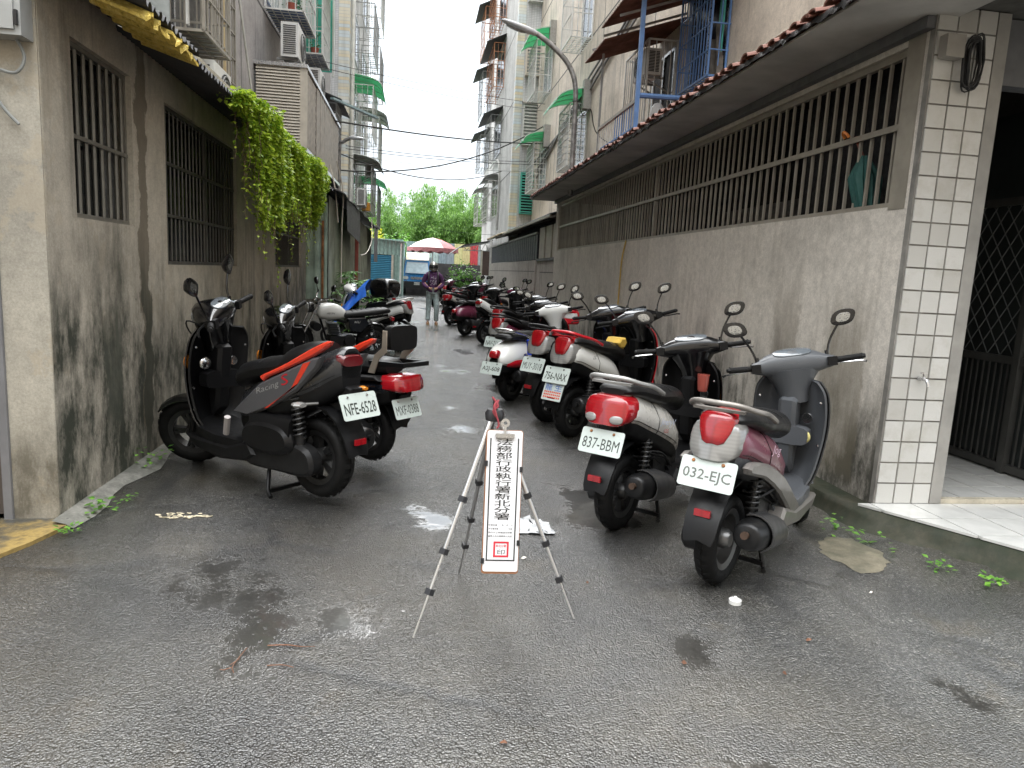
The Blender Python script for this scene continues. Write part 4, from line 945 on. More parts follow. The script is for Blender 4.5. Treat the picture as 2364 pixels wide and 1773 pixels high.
bl = ['leftmost bamboo clump beside the far tiled block', 'short bamboo clump behind the garage roof', 'bamboo clump rising behind the garage and truck', 'bamboo clump straight behind the blue truck', 'tall bamboo clump above the parasol', 'drooping bamboo clump behind the red and white parasol', 'tall feathery bamboo clump right of the parasol', 'bamboo clump beside the pale block at the alley end', 'bamboo clump mostly hidden by the pale block', 'low bamboo clump at the far left behind the shed', 'rear bamboo clump behind the garage', 'rear bamboo clump above the parasol peak', 'rear bamboo clump beside the pale block', 'rear bamboo clump behind the truck', 'rear bamboo clump at the left end of the grove', 'bamboo clump at the right end of the grove']
for i, (x, y, s, v) in enumerate(spots):
    t = thing('bamboo_clump', bl[i], 'bamboo', (x, y, 0), i * 1.7, 'bamboo grove behind the alley', s)
    if v not in bmesh_cache:
        a = BV[v][0].build('culms', M_CULM, t); b = stuff(BV[v][1].build('foliage', M_BAMB, t, 0)); bmesh_cache[v] = (a.data, b.data)
    else: inst('culms', bmesh_cache[v][0], t); stuff(inst('foliage', bmesh_cache[v][1], t))
def bush(name, label, loc, rx, rz, n, l, w, mat, seed, ry=None):
    random.seed(seed); t = thing(name, label, 'shrub', loc); m = MB(); ry = ry or rx
    for k in range(n):
        a, e = random.uniform(0, 6.3), math.asin(random.uniform(-.3, 1)); q = random.random() ** .35 * (.8 + .3 * math.sin(3 * a + 5 * e))
        leaf(m, (rx * q * math.cos(a) * math.cos(e), ry * q * math.sin(a) * math.cos(e), rz * (.5 + q * math.sin(e) * .6)), l * random.uniform(.7, 1.3), w, a + random.gauss(0, .8), random.uniform(-.7, .7), random.uniform(-.7, .7))
    stuff(m.build('foliage', mat, t, 0)); MB().tube([(0, 0, 0), (.03, 0, rz * .3), (-.02, .03, rz * .7)], [.03, .02, .01], 6).build('trunk', M_STEM, t); return t
bush('shrub', 'low light green shrub growing above the garage roof edge', (-1.2, 50, 0), 1.6, 3.6, 2600, .2, .06, M_WEED, 5)
bush('shrub', 'small yellow leaved shrub over the garage roof', (-2.7, 49.5, 0), .6, 3.9, 900, .2, .07, M_YLEAF, 6)
bush('shrub', 'yellow green shrub in front of the dark end wall', (2.05, 31.5, 0), .85, 1.75, 1500, .13, .04, M_WEED, 7, .6)
# schefflera by the shed
sf = thing('schefflera', 'umbrella plant with glossy palmate leaves in front of the green shed', 'plant', (-1.42, 14.6, 0))
m = MB(); st_ = MB(); random.seed(17)
for k in range(125):
    a = random.uniform(0, 6.3); r_ = .78 * random.random() ** .6; h = .35 + 1.15 * random.random() * (1 - .45 * (r_ / .78) ** 2)
    p = Vector((max(-.42, r_ * math.cos(a) * .75 + .12), r_ * math.sin(a) * 1.3, h))
    if k % 4 == 0: st_.tube([(0, 0, 0), (p.x * .4, p.y * .4, p.z * .55), tuple(p)], [.014, .009, .004], 5)
    n = random.randint(7, 9)
    for j in range(n): leaf(m, p, random.uniform(.13, .2), random.uniform(.022, .032), a + 2 * math.pi * j / n, random.uniform(-.5, .15), random.uniform(-.3, .3))
stuff(m.build('foliage', M_SCHEF, sf, 0)); stuff(st_.build('stems', M_STEM, sf))
# weeds along the walls
def weed(loc, label, n, l, h, seed):
    random.seed(seed); m = MB(); t = thing('weed', label, 'weed', loc, 0, 'weeds along the walls')
    for k in range(n):
        a = random.uniform(0, 6.3); r_ = random.uniform(0, h)
        leaf(m, (r_ * math.cos(a), r_ * math.sin(a) * 1.3, random.uniform(.005, h)), l * random.uniform(.6, 1.2), l * .32, a, random.uniform(-.2, .6), random.uniform(-.3, .3))
    stuff(m.build('foliage', M_WEED, t, 0))
for i, (x, y, z, n, l, h, lb) in enumerate(((-1.85, 4.36, 0, 34, .045, .09, 'bright green weed on the kerb near the mouldy wall corner'), (-1.88, 5.35, .02, 34, .045, .12, 'leafy weed on the kerb by the scooter front wheel'), (-1.75, 4.55, 0, 16, .035, .06, 'small weed sprouting in the asphalt beside the kerb'), (-1.84, 3.98, .01, 30, .03, .05, 'flat round weed at the corner of the stained slab'),
        (2.72, 4.05, 0, 16, .05, .1, 'young weed rooted at the mossy kerb near the scooter'), (2.83, 3.78, 0, 14, .045, .08, 'pale leaved weed against the mossy kerb'), (2.98, 3.45, 0, 26, .04, .06, 'low weed tuft at the foot of the porch kerb'), (3.12, 3.22, 0, 24, .045, .06, 'bright weed tuft farther along the porch kerb'), (3.28, 2.98, 0, 22, .04, .05, 'last weed tuft along the porch kerb'), (3.0, 13.4, .0, 60, .08, .18, 'weed clump under the far end of the plaster wall'), (2.7, 4.0, 0, 10, .04, .13, 'tall thin weed by the mossy kerb'), (-1.9, 3.1, 0, 8, .04, .04, 'tiny weed at the asphalt edge of the stained slab'))):
    weed((x, y, z), lb, n, l, h, 40 + i)
# ------------------------------------------------------------------ overhead cables
def cab(a, b, sag, r_, label, mat=M_CABLE, n=16):
    a, b = Vector(a), Vector(b); pts = [a + (b - a) * i / n - Vector((0, 0, sag * 4 * (i / n) * (1 - i / n))) for i in range(n + 1)]
    tag(MB().tube(pts, r_ * .72, 6).build('overhead_cable', mat), label, 'cable', 'cables crossing the alley')
cab((-2.0, 18, 4.9), (RFX, 27, 6.35), .12, .028, 'thick black cable crossing the alley from the siding box')
cab((-2.3, 21, 4.15), (RFX, 27.2, 7.0), .55, .03, 'twisted cable sagging up to the right facade')
cab((-2.1, 20, 4.45), (3.4, 30.5, 5.75), .5, .022, 'drooping cable ending at the pale far block')
cab((-2.3, 16.5, 5.85), (RFX, 27, 7.75), .1, .009, 'upper of two thin parallel wires under the flower cages')
cab((-2.3, 16.5, 5.72), (RFX, 27, 7.5), .1, .009, 'lower of two thin parallel wires under the flower cages')
cab((-2.1, 21.5, 4.9), (RFX, 27.4, 5.75), .1, .014, 'upper straight cable of the low parallel bundle'); cab((-2.1, 21.5, 4.82), (RFX, 27.4, 5.66), .1, .014, 'lower straight cable of the low parallel bundle')
cab((-2.1, 21.5, 4.65), (RFX, 27.4, 5.4), .12, .008, 'thin wire below the parallel cable bundle'); cab((-1.9, 18, 4.6), (3.6, 31, 6.4), .25, .005, 'faint hair thin wire below the thick cable'); cab((-.2, 34, 3.6), (3.5, 32, 3.2), .1, .012, 'dark wire in front of the bamboo above the parasol')
# ------------------------------------------------------------------ parasol
ps = thing('parasol', 'large faded red and white parasol beside the blue truck', 'parasol', (.85, 40.2, 0))
MB().tube([(0, 0, 0), (0, 0, 3.2)], .03, 8).build('pole', M_BARL, ps)
M_PRED = simple('faded_red_cloth', (.50, .20, .21), .8); M_PWHT = simple('pinkish_white_cloth', (.78, .68, .66), .8)
for k in range(8):
    g = []
    for i in range(5):
        a = 2 * math.pi * (k + i / 4) / 8 + .4; dip = .05 * math.sin(math.pi * i / 4)
        g.append([(r_ * math.cos(a), r_ * math.sin(a), z - dip * r_) for r_, z in ((.02, 3.28), (.5, 3.18), (1.0, 2.98), (1.4, 2.72))])
    MB().sheet(g, .004, (0, 0, -1)).build('panel', M_PRED if k in (0, 3, 6) else M_PWHT, ps)
g = [[(1.4 * math.cos(a), 1.4 * math.sin(a), 2.72), (1.42 * math.cos(a), 1.42 * math.sin(a), 2.5 - .04 * math.sin(a * 16))] for a in [2 * math.pi * i / 64 + .4 for i in range(65)]]
MB().sheet(g).build('valance', M_PRED, ps)
# ------------------------------------------------------------------ blue truck
tk = thing('truck', 'small blue cargo truck with cream roof fairing parked facing the alley', 'truck', (.03, 43.2, 0))
M_TBLUE = simple('truck_blue_paint', (.02, .22, .55), .25, coat=.5); M_TGL = simple('windscreen_glass', (.30, .38, .42), .08, spec=.8); M_TCRM = simple('cream_fairing', (.62, .56, .40), .5)
prof = [(-.85, .55), (-.87, .9), (-.84, 1.25), (-.72, 2.02), (-.66, 2.08), (.66, 2.08), (.72, 2.02), (.84, 1.25), (.87, .9), (.85, .55)]
rings = []
for y, sc_, zc in ((1.6, 1, 1), (.12, 1, 1), (.02, .985, .985)):
    rings.append([(x * sc_, y + (.0 if z < 1.25 else (z - 1.25) * .42) * (1 if y < 1 else 0), .55 + (z - .55) * zc) for x, z in prof])
MB().loft(rings).build('cab', M_TBLUE, tk, 30)
ws = lambda x, z: (x, -.012 + (z - 1.25) * .42, z)
MB().sheet([[ws(-.70, 1.28), ws(.70, 1.28)], [ws(-.61, 1.93), ws(.61, 1.93)]], .012, (0, -1, 0)).build('windscreen', M_TGL, tk, 0)
MB().bar(ws(-.5, 1.31), ws(.1, 1.36), .02).build('wiper', M_BLACK, tk, 0)
MB().sheet([[(x, .2 + .6 * t, 2.09 + .42 * math.sin(t * 1.4)) for t in (0, .2, .4, .6, .8, 1)] for x in (-.68, -.6, .6, .68)], .02, (0, 0, -1)).build('roof_fairing', M_TCRM, tk)
MB().bb(-.85, .85, 1.7, 4.6, .8, 2.25).build('cargo_box', simple('grey_tarpaulin', (.25, .27, .27), .7), tk, 0)
for s in (-1, 1):
    MB().loft([[(s * .66 + x, y, 1.0 + z) for x, z in sell(.15, .09, 3, 14)] for y in (-.02, .05)]).build('headlight', simple('headlamp_glass', (.75, .75, .72), .1), tk)
    MB().lathe([(0, 0), (.07, 0), (.085, .03), (.085, .08)], 14, TR(s * .68, -.1, .62, math.pi / 2)).build('fog_light', M_FROST, tk)
    MB().box((s * 1.02, .1, 1.75), (.16, .06, .32)).bar((s * .8, .15, 1.9), (s * 1.0, .1, 1.88), .025).build('mirror', M_BLACK, tk, 0)
    w = MB().lathe([(.20, -.1), (.3, -.1), (.34, -.07), (.34, .07), (.3, .1), (.2, .1)], 20, TR(s * .72, .75, .34, 0, math.pi / 2)).build('wheel', M_BLACK, tk); MB().lathe([(0, .05), (.2, .03), (.2, -.03), (0, -.05)], 16, TR(s * .74, .75, .34, 0, math.pi / 2)).build('rim', M_STEEL, w)
m = MB()
for k in range(5): m.bb(-.38, .38, -.012, .02, .93 + k * .03, .948 + k * .03)
m.build('grille', M_STEEL, tk, 0); MB().bb(-.9, .9, -.14, .06, .42, .8).build('bumper', M_BLACK, tk, 0)
BX('number_plate', M_WHITE, tk, -.17, .17, -.153, -.141, .6, .76); text('plate_text', 'ABU-2728', M_BLACK, tk, .08, TR(0, -.156, .68, math.pi / 2), .8)
# ------------------------------------------------------------------ tripod with notice board
tp = thing('tripod', 'aluminium tripod standing in the middle of the wet alley', 'tripod', (.36, 3.08, 0))
M_ALU = simple('anodised_aluminium', (.62, .62, .62), .3, .9, var=.06); apex = Vector((.005, .02, 0.93))
for (fx, fy, d) in ((-.33, -.28, 1), (.39, -.14, 1), (-.10, .36, .55)):
    f_ = Vector((fx, fy, .004)); a = apex + (f_ - apex).normalized() * .05; 
    pts = [a + (f_ - a) * t for t in (0, .38, .62, .8, 1)]
    MB().tube([pts[0], pts[1]], .0125, 10).tube([pts[1], pts[2]], .0095, 10).tube([pts[2], pts[3]], .0068, 8).tube([pts[3], pts[4]], .0042, 8).build('leg', M_ALU if d == 1 else simple('grey_leg', (.3, .3, .3), .4, .7), tp)
    for q in (pts[1], pts[2], pts[3]): MB().box((0, 0, 0), (.03, .027, .026), Matrix.Translation(q) @ (f_ - a).to_track_quat('Z', 'Y').to_matrix().to_4x4()).build('clamp', M_BLACK, tp, 0)
MB().lathe([(0, .93), (.035, .93), (.045, .91), (.04, .88), (.0, .87)], 12, TR(.005, .02, 0)).build('hub', M_BLACK, tp); MB().tube([(.005, .02, .92), (.005, .02, .975)], .011, 8).build('column', M_BLACK, tp)
tag(MB().tube(cat([(.35, 3.095, .985), (.375, 3.07, .95), (.352, 3.06, .93), (.37, 3.055, .90), (.355, 3.06, .95), (.38, 3.10, .97), (.36, 3.06, .94), (.378, 3.045, .875), (.37, 3.04, .855)], 4), .0045, 6).build('red_string', simple('red_string', (.28, .04, .05), .8)), 'red string knotted round the tripod head', 'string')
# clip board
nbd = thing('notice_board', 'white paper notice with black Chinese lettering clipped to a board on the tripod', 'notice', (.405, 3.0, .53)); nbd.rotation_euler = (R(-7), 0, R(-3))
Wd, Hh = .158, .64
def rr(w, h, r_, n=4): return [(sx * (w / 2 - r_) + r_ * math.cos(a), sz * (h / 2 - r_) + r_ * math.sin(a)) for sx, sz, a0 in ((1, 1, 0), (-1, 1, math.pi / 2), (-1, -1, math.pi), (1, -1, 1.5 * math.pi)) for a in [a0 + math.pi / 2 * k / n for k in range(n + 1)]]
RX90 = Matrix.Rotation(math.pi / 2, 4, 'X')
MB().prism(rr(Wd + .006, Hh, .012), .006, TR(0, .007, 0) @ RX90).build('board', simple('brown_hardboard', (.28, .12, .05), .6), nbd, 0)
MB().prism(rr(Wd - .002, Hh - .012, .01), .002, TR(.001, .001, .004) @ RX90).build('paper', simple('white_paper', (.80, .80, .82), .45, var=.03), nbd, 0)
bd = MB(); w2, z0, z1, t_ = Wd * .405, -.262, .285, .0055
bd.bb(-w2, -w2 + t_, -.0022, -.0012, z0, z1).bb(w2 - t_, w2, -.0022, -.0012, z0, z1).bb(-w2 + t_, w2 - t_, -.0022, -.0012, z0, z0 + t_)
M_INK = simple('black_ink', (.02, .02, .02), .5); bd.build('border', M_INK, nbd, 0)
for i, ch in enumerate(NOTICE): text('lettering', ch, M_INK, nbd, .0285, TR(.0, -.0018, .268 - i * .0302, math.pi / 2), 1, .072)
for i, s_ in enumerate(('中華民國　　年　月　日', '本分署受理　　　　　年度', '執行中之車輛請勿移動', '義務人及利害關係人知悉')): text('small_text', s_, M_INK, nbd, .0085, TR(-.004, -.0018, -.102 - i * .0165, math.pi / 2), 1, .105)
M_SEAL = simple('seal_red', (.62, .03, .05), .5); m = MB(); m.bb(-.032, .036, -.0021, -.0013, -.245, -.237).bb(-.032, .036, -.0021, -.0013, -.183, -.175).bb(-.032, -.024, -.0021, -.0013, -.237, -.183).bb(.028, .036, -.0021, -.0013, -.237, -.183); m.build('seal', M_SEAL, nbd, 0)
text('seal_text', '新北分署', M_SEAL, nbd, .012, TR(.002, -.0019, -.195, math.pi / 2), 1, .045); text('seal_text', '印', M_INK, nbd, .022, TR(.002, -.0019, -.222, math.pi / 2), 1, .034)
MB().bb(-.042, .042, -.014, .009, .287, .306).build('clip', M_STEEL, nbd, 0); MB().bar((0, -.006, .3), (0, -.004, .345), .02, .008).build('clip_lever', M_STEEL, nbd, 0); MB().lathe([(.008, -.002), (.02, -.002), (.02, .002), (.008, .002)], 16, TR(0, -.004, .352, math.pi / 2)).build('clip_ring', M_STEEL, nbd)
for x, z in ((-.078, .172), (.078, .148), (.078, -.18), (-.078, -.262)): MB().bb(x - .007, x + .007, -.006, .011, z - .012, z + .012).build('binder_clip', M_BLACK, nbd, 0)
# ------------------------------------------------------------------ litter
cr_ = MB(); random.seed(33); g = []
for i in range(14):
    g.append([(.60 + .26 * i / 13 + random.gauss(0, .012), 3.98 + .30 * j / 9 * (1 - .35 * i / 13) + random.gauss(0, .012), .006 + abs(random.gauss(0, .010))) for j in range(10)])
cr_.sheet(g); tag(cr_.build('plastic_bag', simple('crumpled_white_plastic', (.45, .46, .47), .15), None, 20), 'crumpled white plastic sheet lying wet behind the tripod', 'litter')
cp = MB().lathe([(0, .012), (.022, .012), (.024, .0), (.03, 0), (.03, .02), (.026, .022), (.026, .014), (.008, .014), (.008, .035), (0, .035)], 20, TR(1.58, 3.07, .002)); tag(cp.build('bottle_cap', M_WHITE), 'white plastic bottle cap on the asphalt behind the scooter', 'litter')
pp = ragged([(2.40, 3.67), (2.47, 3.84), (2.6, 3.95), (2.74, 3.92), (2.80, 3.72), (2.74, 3.55), (2.6, 3.42), (2.47, 3.40), (2.40, 3.67)], .014, 8, .035)[:-1]
random.seed(19); pc_ = Vector((2.6, 3.67)); nn = len(pp)
pcv = [(p.x, p.y, .002) for p in pp] + [(p.x + (pc_.x - p.x) * .12, p.y + (pc_.y - p.y) * .12, .010 + random.uniform(-.002, .004)) for p in pp] + [(p.x + (pc_.x - p.x) * .55, p.y + (pc_.y - p.y) * .55, .012 + random.uniform(-.004, .004)) for p in pp] + [(pc_.x, pc_.y, .011)]
struct(MB().add(pcv, [(j * nn + i, j * nn + (i + 1) % nn, (j + 1) * nn + (i + 1) % nn, (j + 1) * nn + i) for j in range(2) for i in range(nn)] + [(2 * nn + i, 2 * nn + (i + 1) % nn, 3 * nn) for i in range(nn)]).build('concrete_patch', plaster('patch_concrete', (.24, .21, .15), dirt=(.06, .07, .035), mold=.55, mold_top=.6, streak=.6), None, 60))
random.seed(5); m = MB()
for k in range(46):
    a = random.uniform(0, 6.3); r_ = random.random() ** .5; x, y = -1.34 + .16 * r_ * math.cos(a), 4.29 + .05 * r_ * math.sin(a); w = random.uniform(.008, .02)
    m.prism([(x + w * math.cos(t) * random.uniform(.6, 1.3), y + w * .6 * math.sin(t)) for t in (0, 1.2, 2.4, 3.6, 4.9)], .003, TR(0, 0, .004))
tag(stuff(m.build('spilled_grains', simple('cream_grains', (.62, .55, .40), .6), None, 0)), 'spill of cream coloured crumbs on the asphalt by the scooter', 'litter')
M_DLEAF = simple('dead_leaf', (.16, .065, .03), .6, var=.4); M_CHIP = simple('white_chip', (.7, .66, .58), .5)
random.seed(77)
lit = [(1.12, 2.55, 0, 'curled brown leaf nearest the cracked asphalt'), (1.75, 2.7, 0, 'orange brown leaf out in the open asphalt'), (2.35, 3.15, 1, 'white cigarette butt beside the concrete patch'), (1.5, 2.45, 0, 'small rusty leaf in the wet foreground'), (.9, 3.3, 0, 'orange leaf fragment right of the tripod'), (.62, 3.62, 1, 'thin white scrap just behind the tripod leg'), (.33, 2.1, 0, 'reddish leaf crumb in the near puddle')]
for x, y, k, lb in lit:
    m = MB(); n = 7; rr_ = random.uniform(.008, .014); m.add([(x + rr_ * math.cos(2 * math.pi * i / n) * random.uniform(.6, 1.4), y + rr_ * .7 * math.sin(2 * math.pi * i / n), .005 + random.uniform(0, .012)) for i in range(n)] + [(x, y, .02)], [(i, (i + 1) % n, n) for i in range(n)])
    tag(m.build('dead_leaf' if k == 0 else 'white_chip', M_DLEAF if k == 0 else M_CHIP, None, 0), lb, 'litter', 'litter scattered on the asphalt')
random.seed(91)
for j, pts in enumerate((((-.62, 2.74), (-.635, 2.66), (-.65, 2.60), (-.63, 2.56)), ((-.55, 2.75), (-.48, 2.755), (-.42, 2.74), (-.36, 2.735)), ((-.52, 2.6), (-.47, 2.605), (-.42, 2.59)))):
    m = MB().tube(cat([(x + random.uniform(-.006, .006), y + random.uniform(-.006, .006), .006 + random.uniform(0, .004)) for x, y in pts], 4), [.0026 - .0012 * i / (len(pts) * 4 - 4) for i in range(len(pts) * 4 - 3)], 5)
    if j == 0: m.tube([(-.65, 2.60, .007), (-.675, 2.585, .006), (-.69, 2.59, .005)], .0018, 5); m.tube([(-.635, 2.66, .007), (-.66, 2.62, .006)], .0016, 5)
    tag(m.build('twig', M_DLEAF), ('forked brown twig', 'long brown twig', 'short brown twig')[j] + ' on the near asphalt left of the tripod', 'twig')
# ------------------------------------------------------------------ motor scooters
def paint(name, col, rough=.22, wet=.35, coat=.35, metal=0): return simple(name, col, rough, metal, .06, 3, .5, wet, coat=coat)
K_BLK = paint('black_panel', (.003, .003, .0035), .18); K_MAT = simple('matt_black_plastic', (.005, .005, .0055), .42, var=.2, wet=.15, spec=.28); K_GRY = paint('dark_grey_panel', (.022, .023, .025), .3)
K_TYRE = simple('tyre_rubber', (.007, .007, .007), .6, var=.3, spec=.2, bump=.2, bs=80); K_RIM = simple('alloy_rim', (.22, .22, .22), .4, .8); K_RIMB = simple('black_rim', (.03, .03, .03), .4, .4)
K_ENG = simple('engine_casing', (.012, .012, .0125), .42, .1, var=.25, vs=12, spec=.3); K_MUF = simple('muffler_black', (.012, .012, .0125), .4, .4, var=.3, vs=8); K_HEAT = simple('heat_shield', (.07, .07, .072), .35, .6)
K_SEAT = simple('seat_vinyl', (.006, .006, .0065), .4, var=.15, spec=.3, wet=.25, bump=.1); 
def lens(name, col, dk):
    q = NT(name); z = q.sep(q.co())[2]
    w = q.math('FRACT', q.math('MULTIPLY', z, 60.0)); y = q.math('FRACT', q.math('MULTIPLY', q.sep(q.co())[1], 9.0))
    f = q.math('MULTIPLY', q.ramp(w, (0, .75), (.5, 1), (1, .75)), q.ramp(y, (0, .6), (.12, 1), (.9, 1), (1, .6)))
    q.set(Base_Color=q.mix(f, dk, col), Roughness=.2, Coat_Weight=1.0, Coat_Roughness=.04); q.bump(w, .12, .004); MATS[name] = q.m; return q.m
K_RED = lens('red_lens', (.36, .006, .012), (.15, .003, .006)); K_CLR = lens('clear_lens', (.26, .256, .245), (.10, .10, .098))
K_AMB = simple('amber_lens', (.65, .22, .02), .15, coat=.4); K_PLATE = simple('plate_white', (.52, .58, .55), .3, var=.04); K_CHR = simple('chrome', (.6, .6, .6), .12, .98); K_SPR = simple('spring_black', (.03, .03, .03), .4, .4); K_RSPR = simple('spring_red', (.5, .05, .04), .35)
K_GRIP = simple('rubber_grip', (.008, .008, .008), .6, spec=.25, bump=.4, bs=120); K_SILV = paint('silver_panel', (.60, .585, .545), .28, metal=.15); K_WHT = paint('white_panel', (.70, .70, .67), .2); K_REDP = paint('red_panel', (.50, .01, .02), .2); K_MAR = paint('maroon_panel', (.14, .025, .055), .25); K_PLUM = paint('dusty_plum_panel', (.14, .038, .06), .3)
K_BRONZE = paint('bronze_silver', (.17, .16, .15), .35, metal=.3); K_ORG = paint('orange_red', (.62, .045, .02), .25); K_NAVY = paint('navy_black_panel', (.005, .007, .011), .2); K_INKG = simple('plate_ink', (.03, .035, .03), .4); K_INKW = simple('worn_plate_ink', (.12, .125, .115), .5)
def mirror_mat():
    q = NT('wet_mirror'); c = q.co(); vo = q.n('ShaderNodeTexVoronoi', {'Vector': c, 'Scale': 90.0}, feature='F1').outputs['Distance']
    q.set(Base_Color=(.42, .44, .45), Metallic=1.0, Roughness=.05); h = q.ramp(vo, (.15, 1), (.45, 0), interp='EASE'); q.bump(h, .28, .004); return q.m
K_MIR = mirror_mat(); K_DASH = simple('dash_glass', (.12, .135, .15), .12, coat=.5)
K_TIP = simple('sooty_tip', (.10, .06, .04), .6, .4, var=.4)
MC = {}
def once(key, fn):
    if key not in MC: MC[key] = fn()
    return MC[key]
def tyre_me(Rr, w):
    p = [(Rr * .68, -w * .36), (Rr * .74, -w * .46), (Rr * .87, -w * .5), (Rr * .95, -w * .40), (Rr * .99, -w * .2), (Rr, 0), (Rr * .99, w * .2), (Rr * .95, w * .40), (Rr * .87, w * .5), (Rr * .74, w * .46), (Rr * .68, w * .36)]
    m = MB().lathe(p, 40, TR(0, 0, 0, math.pi / 2))
    for k in range(26):   # tread grooves as small proud lugs
        a = 2 * math.pi * k / 26; 
        for s in (-1, 1):
            Mx = Matrix.Rotation(-(a + s * .06), 4, 'Y') @ TR(Rr * .993, s * w * .17, 0, 0, 0, s * .5); m.box((0, 0, 0), (.0045, w * .30, .026), Mx)
    return m
def rim_me(Rr, w, spokes=5, disc=False):
    m = MB(); m.lathe([(Rr * .56, -w * .3), (Rr * .70, -w * .38), (Rr * .71, -w * .30), (Rr * .6, -w * .1), (Rr * .6, w * .1), (Rr * .71, w * .30), (Rr * .70, w * .38), (Rr * .56, w * .3), (Rr * .56, -w * .3)], 32, TR(0, 0, 0, math.pi / 2))
    m.lathe([(0, -w * .5), (Rr * .16, -w * .5), (Rr * .22, -w * .3), (Rr * .22, w * .3), (Rr * .16, w * .5), (0, w * .5)], 16, TR(0, 0, 0, math.pi / 2))
    if disc: m.lathe([(0, -w * .25), (Rr * .58, -w * .3), (Rr * .58, -w * .22), (0, -w * .2)], 28, TR(0, 0, 0, math.pi / 2))
    else:
        for k in range(spokes):
            a = 2 * math.pi * k / spokes
            for da in (-.13, .13):
                p0, p1 = Vector((math.cos(a + da * .6) * Rr * .15, 0, math.sin(a + da * .6) * Rr * .15)), Vector((math.cos(a + da) * Rr * .6, 0, math.sin(a + da) * Rr * .6)); m.bar(p0, p1, .02, w * .35, (0, 1, 0))
    return m
def wheel(root, x, z, Rr, w, rim, spokes=5, disc=False, Mx=None):
    k = ('ty', Rr, w)
    if k not in MC: o = tyre_me(Rr, w).build('wheel', K_TYRE, root, 50); MC[k] = o.data
    else: o = inst('wheel', MC[k], root)
    k2 = ('rim', Rr, w, rim.name, spokes, disc)
    if k2 not in MC: r_ = rim_me(Rr, w, spokes, disc).build('rim', rim, o, 35); MC[k2] = r_.data
    else: r_ = inst('rim', MC[k2], o)
    o.matrix_basis = (Mx or Matrix()) @ TR(x, 0, z); return o
def mirror(root, Sx, y, base, tip, w, h, shape='oval', face=(-1, 0, 0)):
    """stem + head; glass faces backwards."""
    st = MB().tube([Vector(p) for p in cat([base, ((base[0] + tip[0]) / 2 + .01, (base[1] * .7 + tip[1] * .3), (base[2] * .55 + tip[2] * .45)), tip], 4)], .0065, 7)
    st.tube([base, (base[0], base[1], base[2] + .03)], .011, 8)
    tl = math.copysign(1, y); c = Vector(tip) + Vector((0, tl * w * .30, h * .45))
    def ring(sc, dx):
        out = []
        for i in range(20):
            a = 2 * math.pi * i / 20
            if shape == 'hex': n_, = (1.35,)
            elif shape == 'round': n_, = (2.0,)
            else: n_, = (2.5,)
            yy = math.copysign(abs(math.cos(a)) ** (2 / n_), math.cos(a)) * w * sc; zz = math.copysign(abs(math.sin(a)) ** (2 / n_), math.sin(a)) * h * sc
            yy += tl * zz * .35; out.append(c + Vector((dx + .0 * yy, yy, zz)))
        return out
    st.loft([ring(.35, .034), ring(.75, .026), ring(1.0, .006), ring(1.03, -.008), ring(.88, -.010)])
    o = st.build('mirror', K_BLK, root, 50); o.matrix_basis = Sx
    g_ = MB(); rg = ring(.88, -.0085); rc = ring(.5, -.0105); g_.loft([rg, rc, ring(.02, -.0112)], False); gl = g_.build('mirror_glass', K_MIR, o, 60)
    return o
def rear_lens(poly, x0, x1, slope=.3, wrap=1.2, b=.008, zr=.62):
    """lamp lens drawn in rear view (y,z), pushed out from x0 to x1, leaning forward with height and wrapping round the tail."""
    full = [(-y, z) for y, z in reversed(poly)] ; P = list(poly) + [p for p in full if abs(p[0]) > 1e-6 or p not in poly]
    P = cat(P, 2, True); cy, cz = 0, sum(z for _, z in P) / len(P)
    f = lambda x, k: [(x + slope * ((cz + (z - cz) * k) - zr) + wrap * (y * k) ** 2, y * k, cz + (z - cz) * k) for y, z in P]
    w = max(abs(y) for y, _ in P); k = 1 - b / w
    return MB().loft([f(x0, 1.02), f(x1 + b, 1.0), f(x1, k), f(x1 - .003, k * .55), f(x1 - .004, .02)], True)
LENS = {'shield': ([(0, .645), (.08, .652), (.114, .70), (.110, .785), (.075, .818), (0, .824)], [(0, .722), (.052, .73), (.084, .83), (.052, .862), (0, .866)]),
        'wide': (None, [(0, .645), (.09, .648), (.13, .69), (.128, .765), (.09, .80), (0, .805)]), 'boxy': (None, [(0, .59), (.13, .595), (.148, .63), (.13, .695), (0, .70)])}
def plate_part(root, s, Mx, ink=None, old=False, sticker=None):
    w, h = .26, .14
    p = MB().prism(rr(w, h, .014), .003).build('number_plate', K_PLATE, root, 0); p.matrix_basis = Mx
    t = text('plate_number', s, ink or K_INKG, p, h * (.46 if not old else .44), TR(0, -.012, .0038), .8, w * .86)
    for x in (-.075, .065): MB().lathe([(0, .009), (.006, .009), (.009, .004), (.009, .003)], 8, TR(x, .052, 0)).build('bolt', K_CHR if not old else M_RUST, p)
    return p
def helix(m, a, b, Rr, turns, r_, n=10):
    a, b = Vector(a), Vector(b); d = (b - a).normalized(); x = d.cross(Vector((0, 1, .1))).normalized(); y = d.cross(x)
    m.tube([a + (b - a) * (k / (turns * n)) + (x * math.cos(2 * math.pi * k / n) + y * math.sin(2 * math.pi * k / n)) * Rr for k in range(turns * n + 1)], r_, 6)
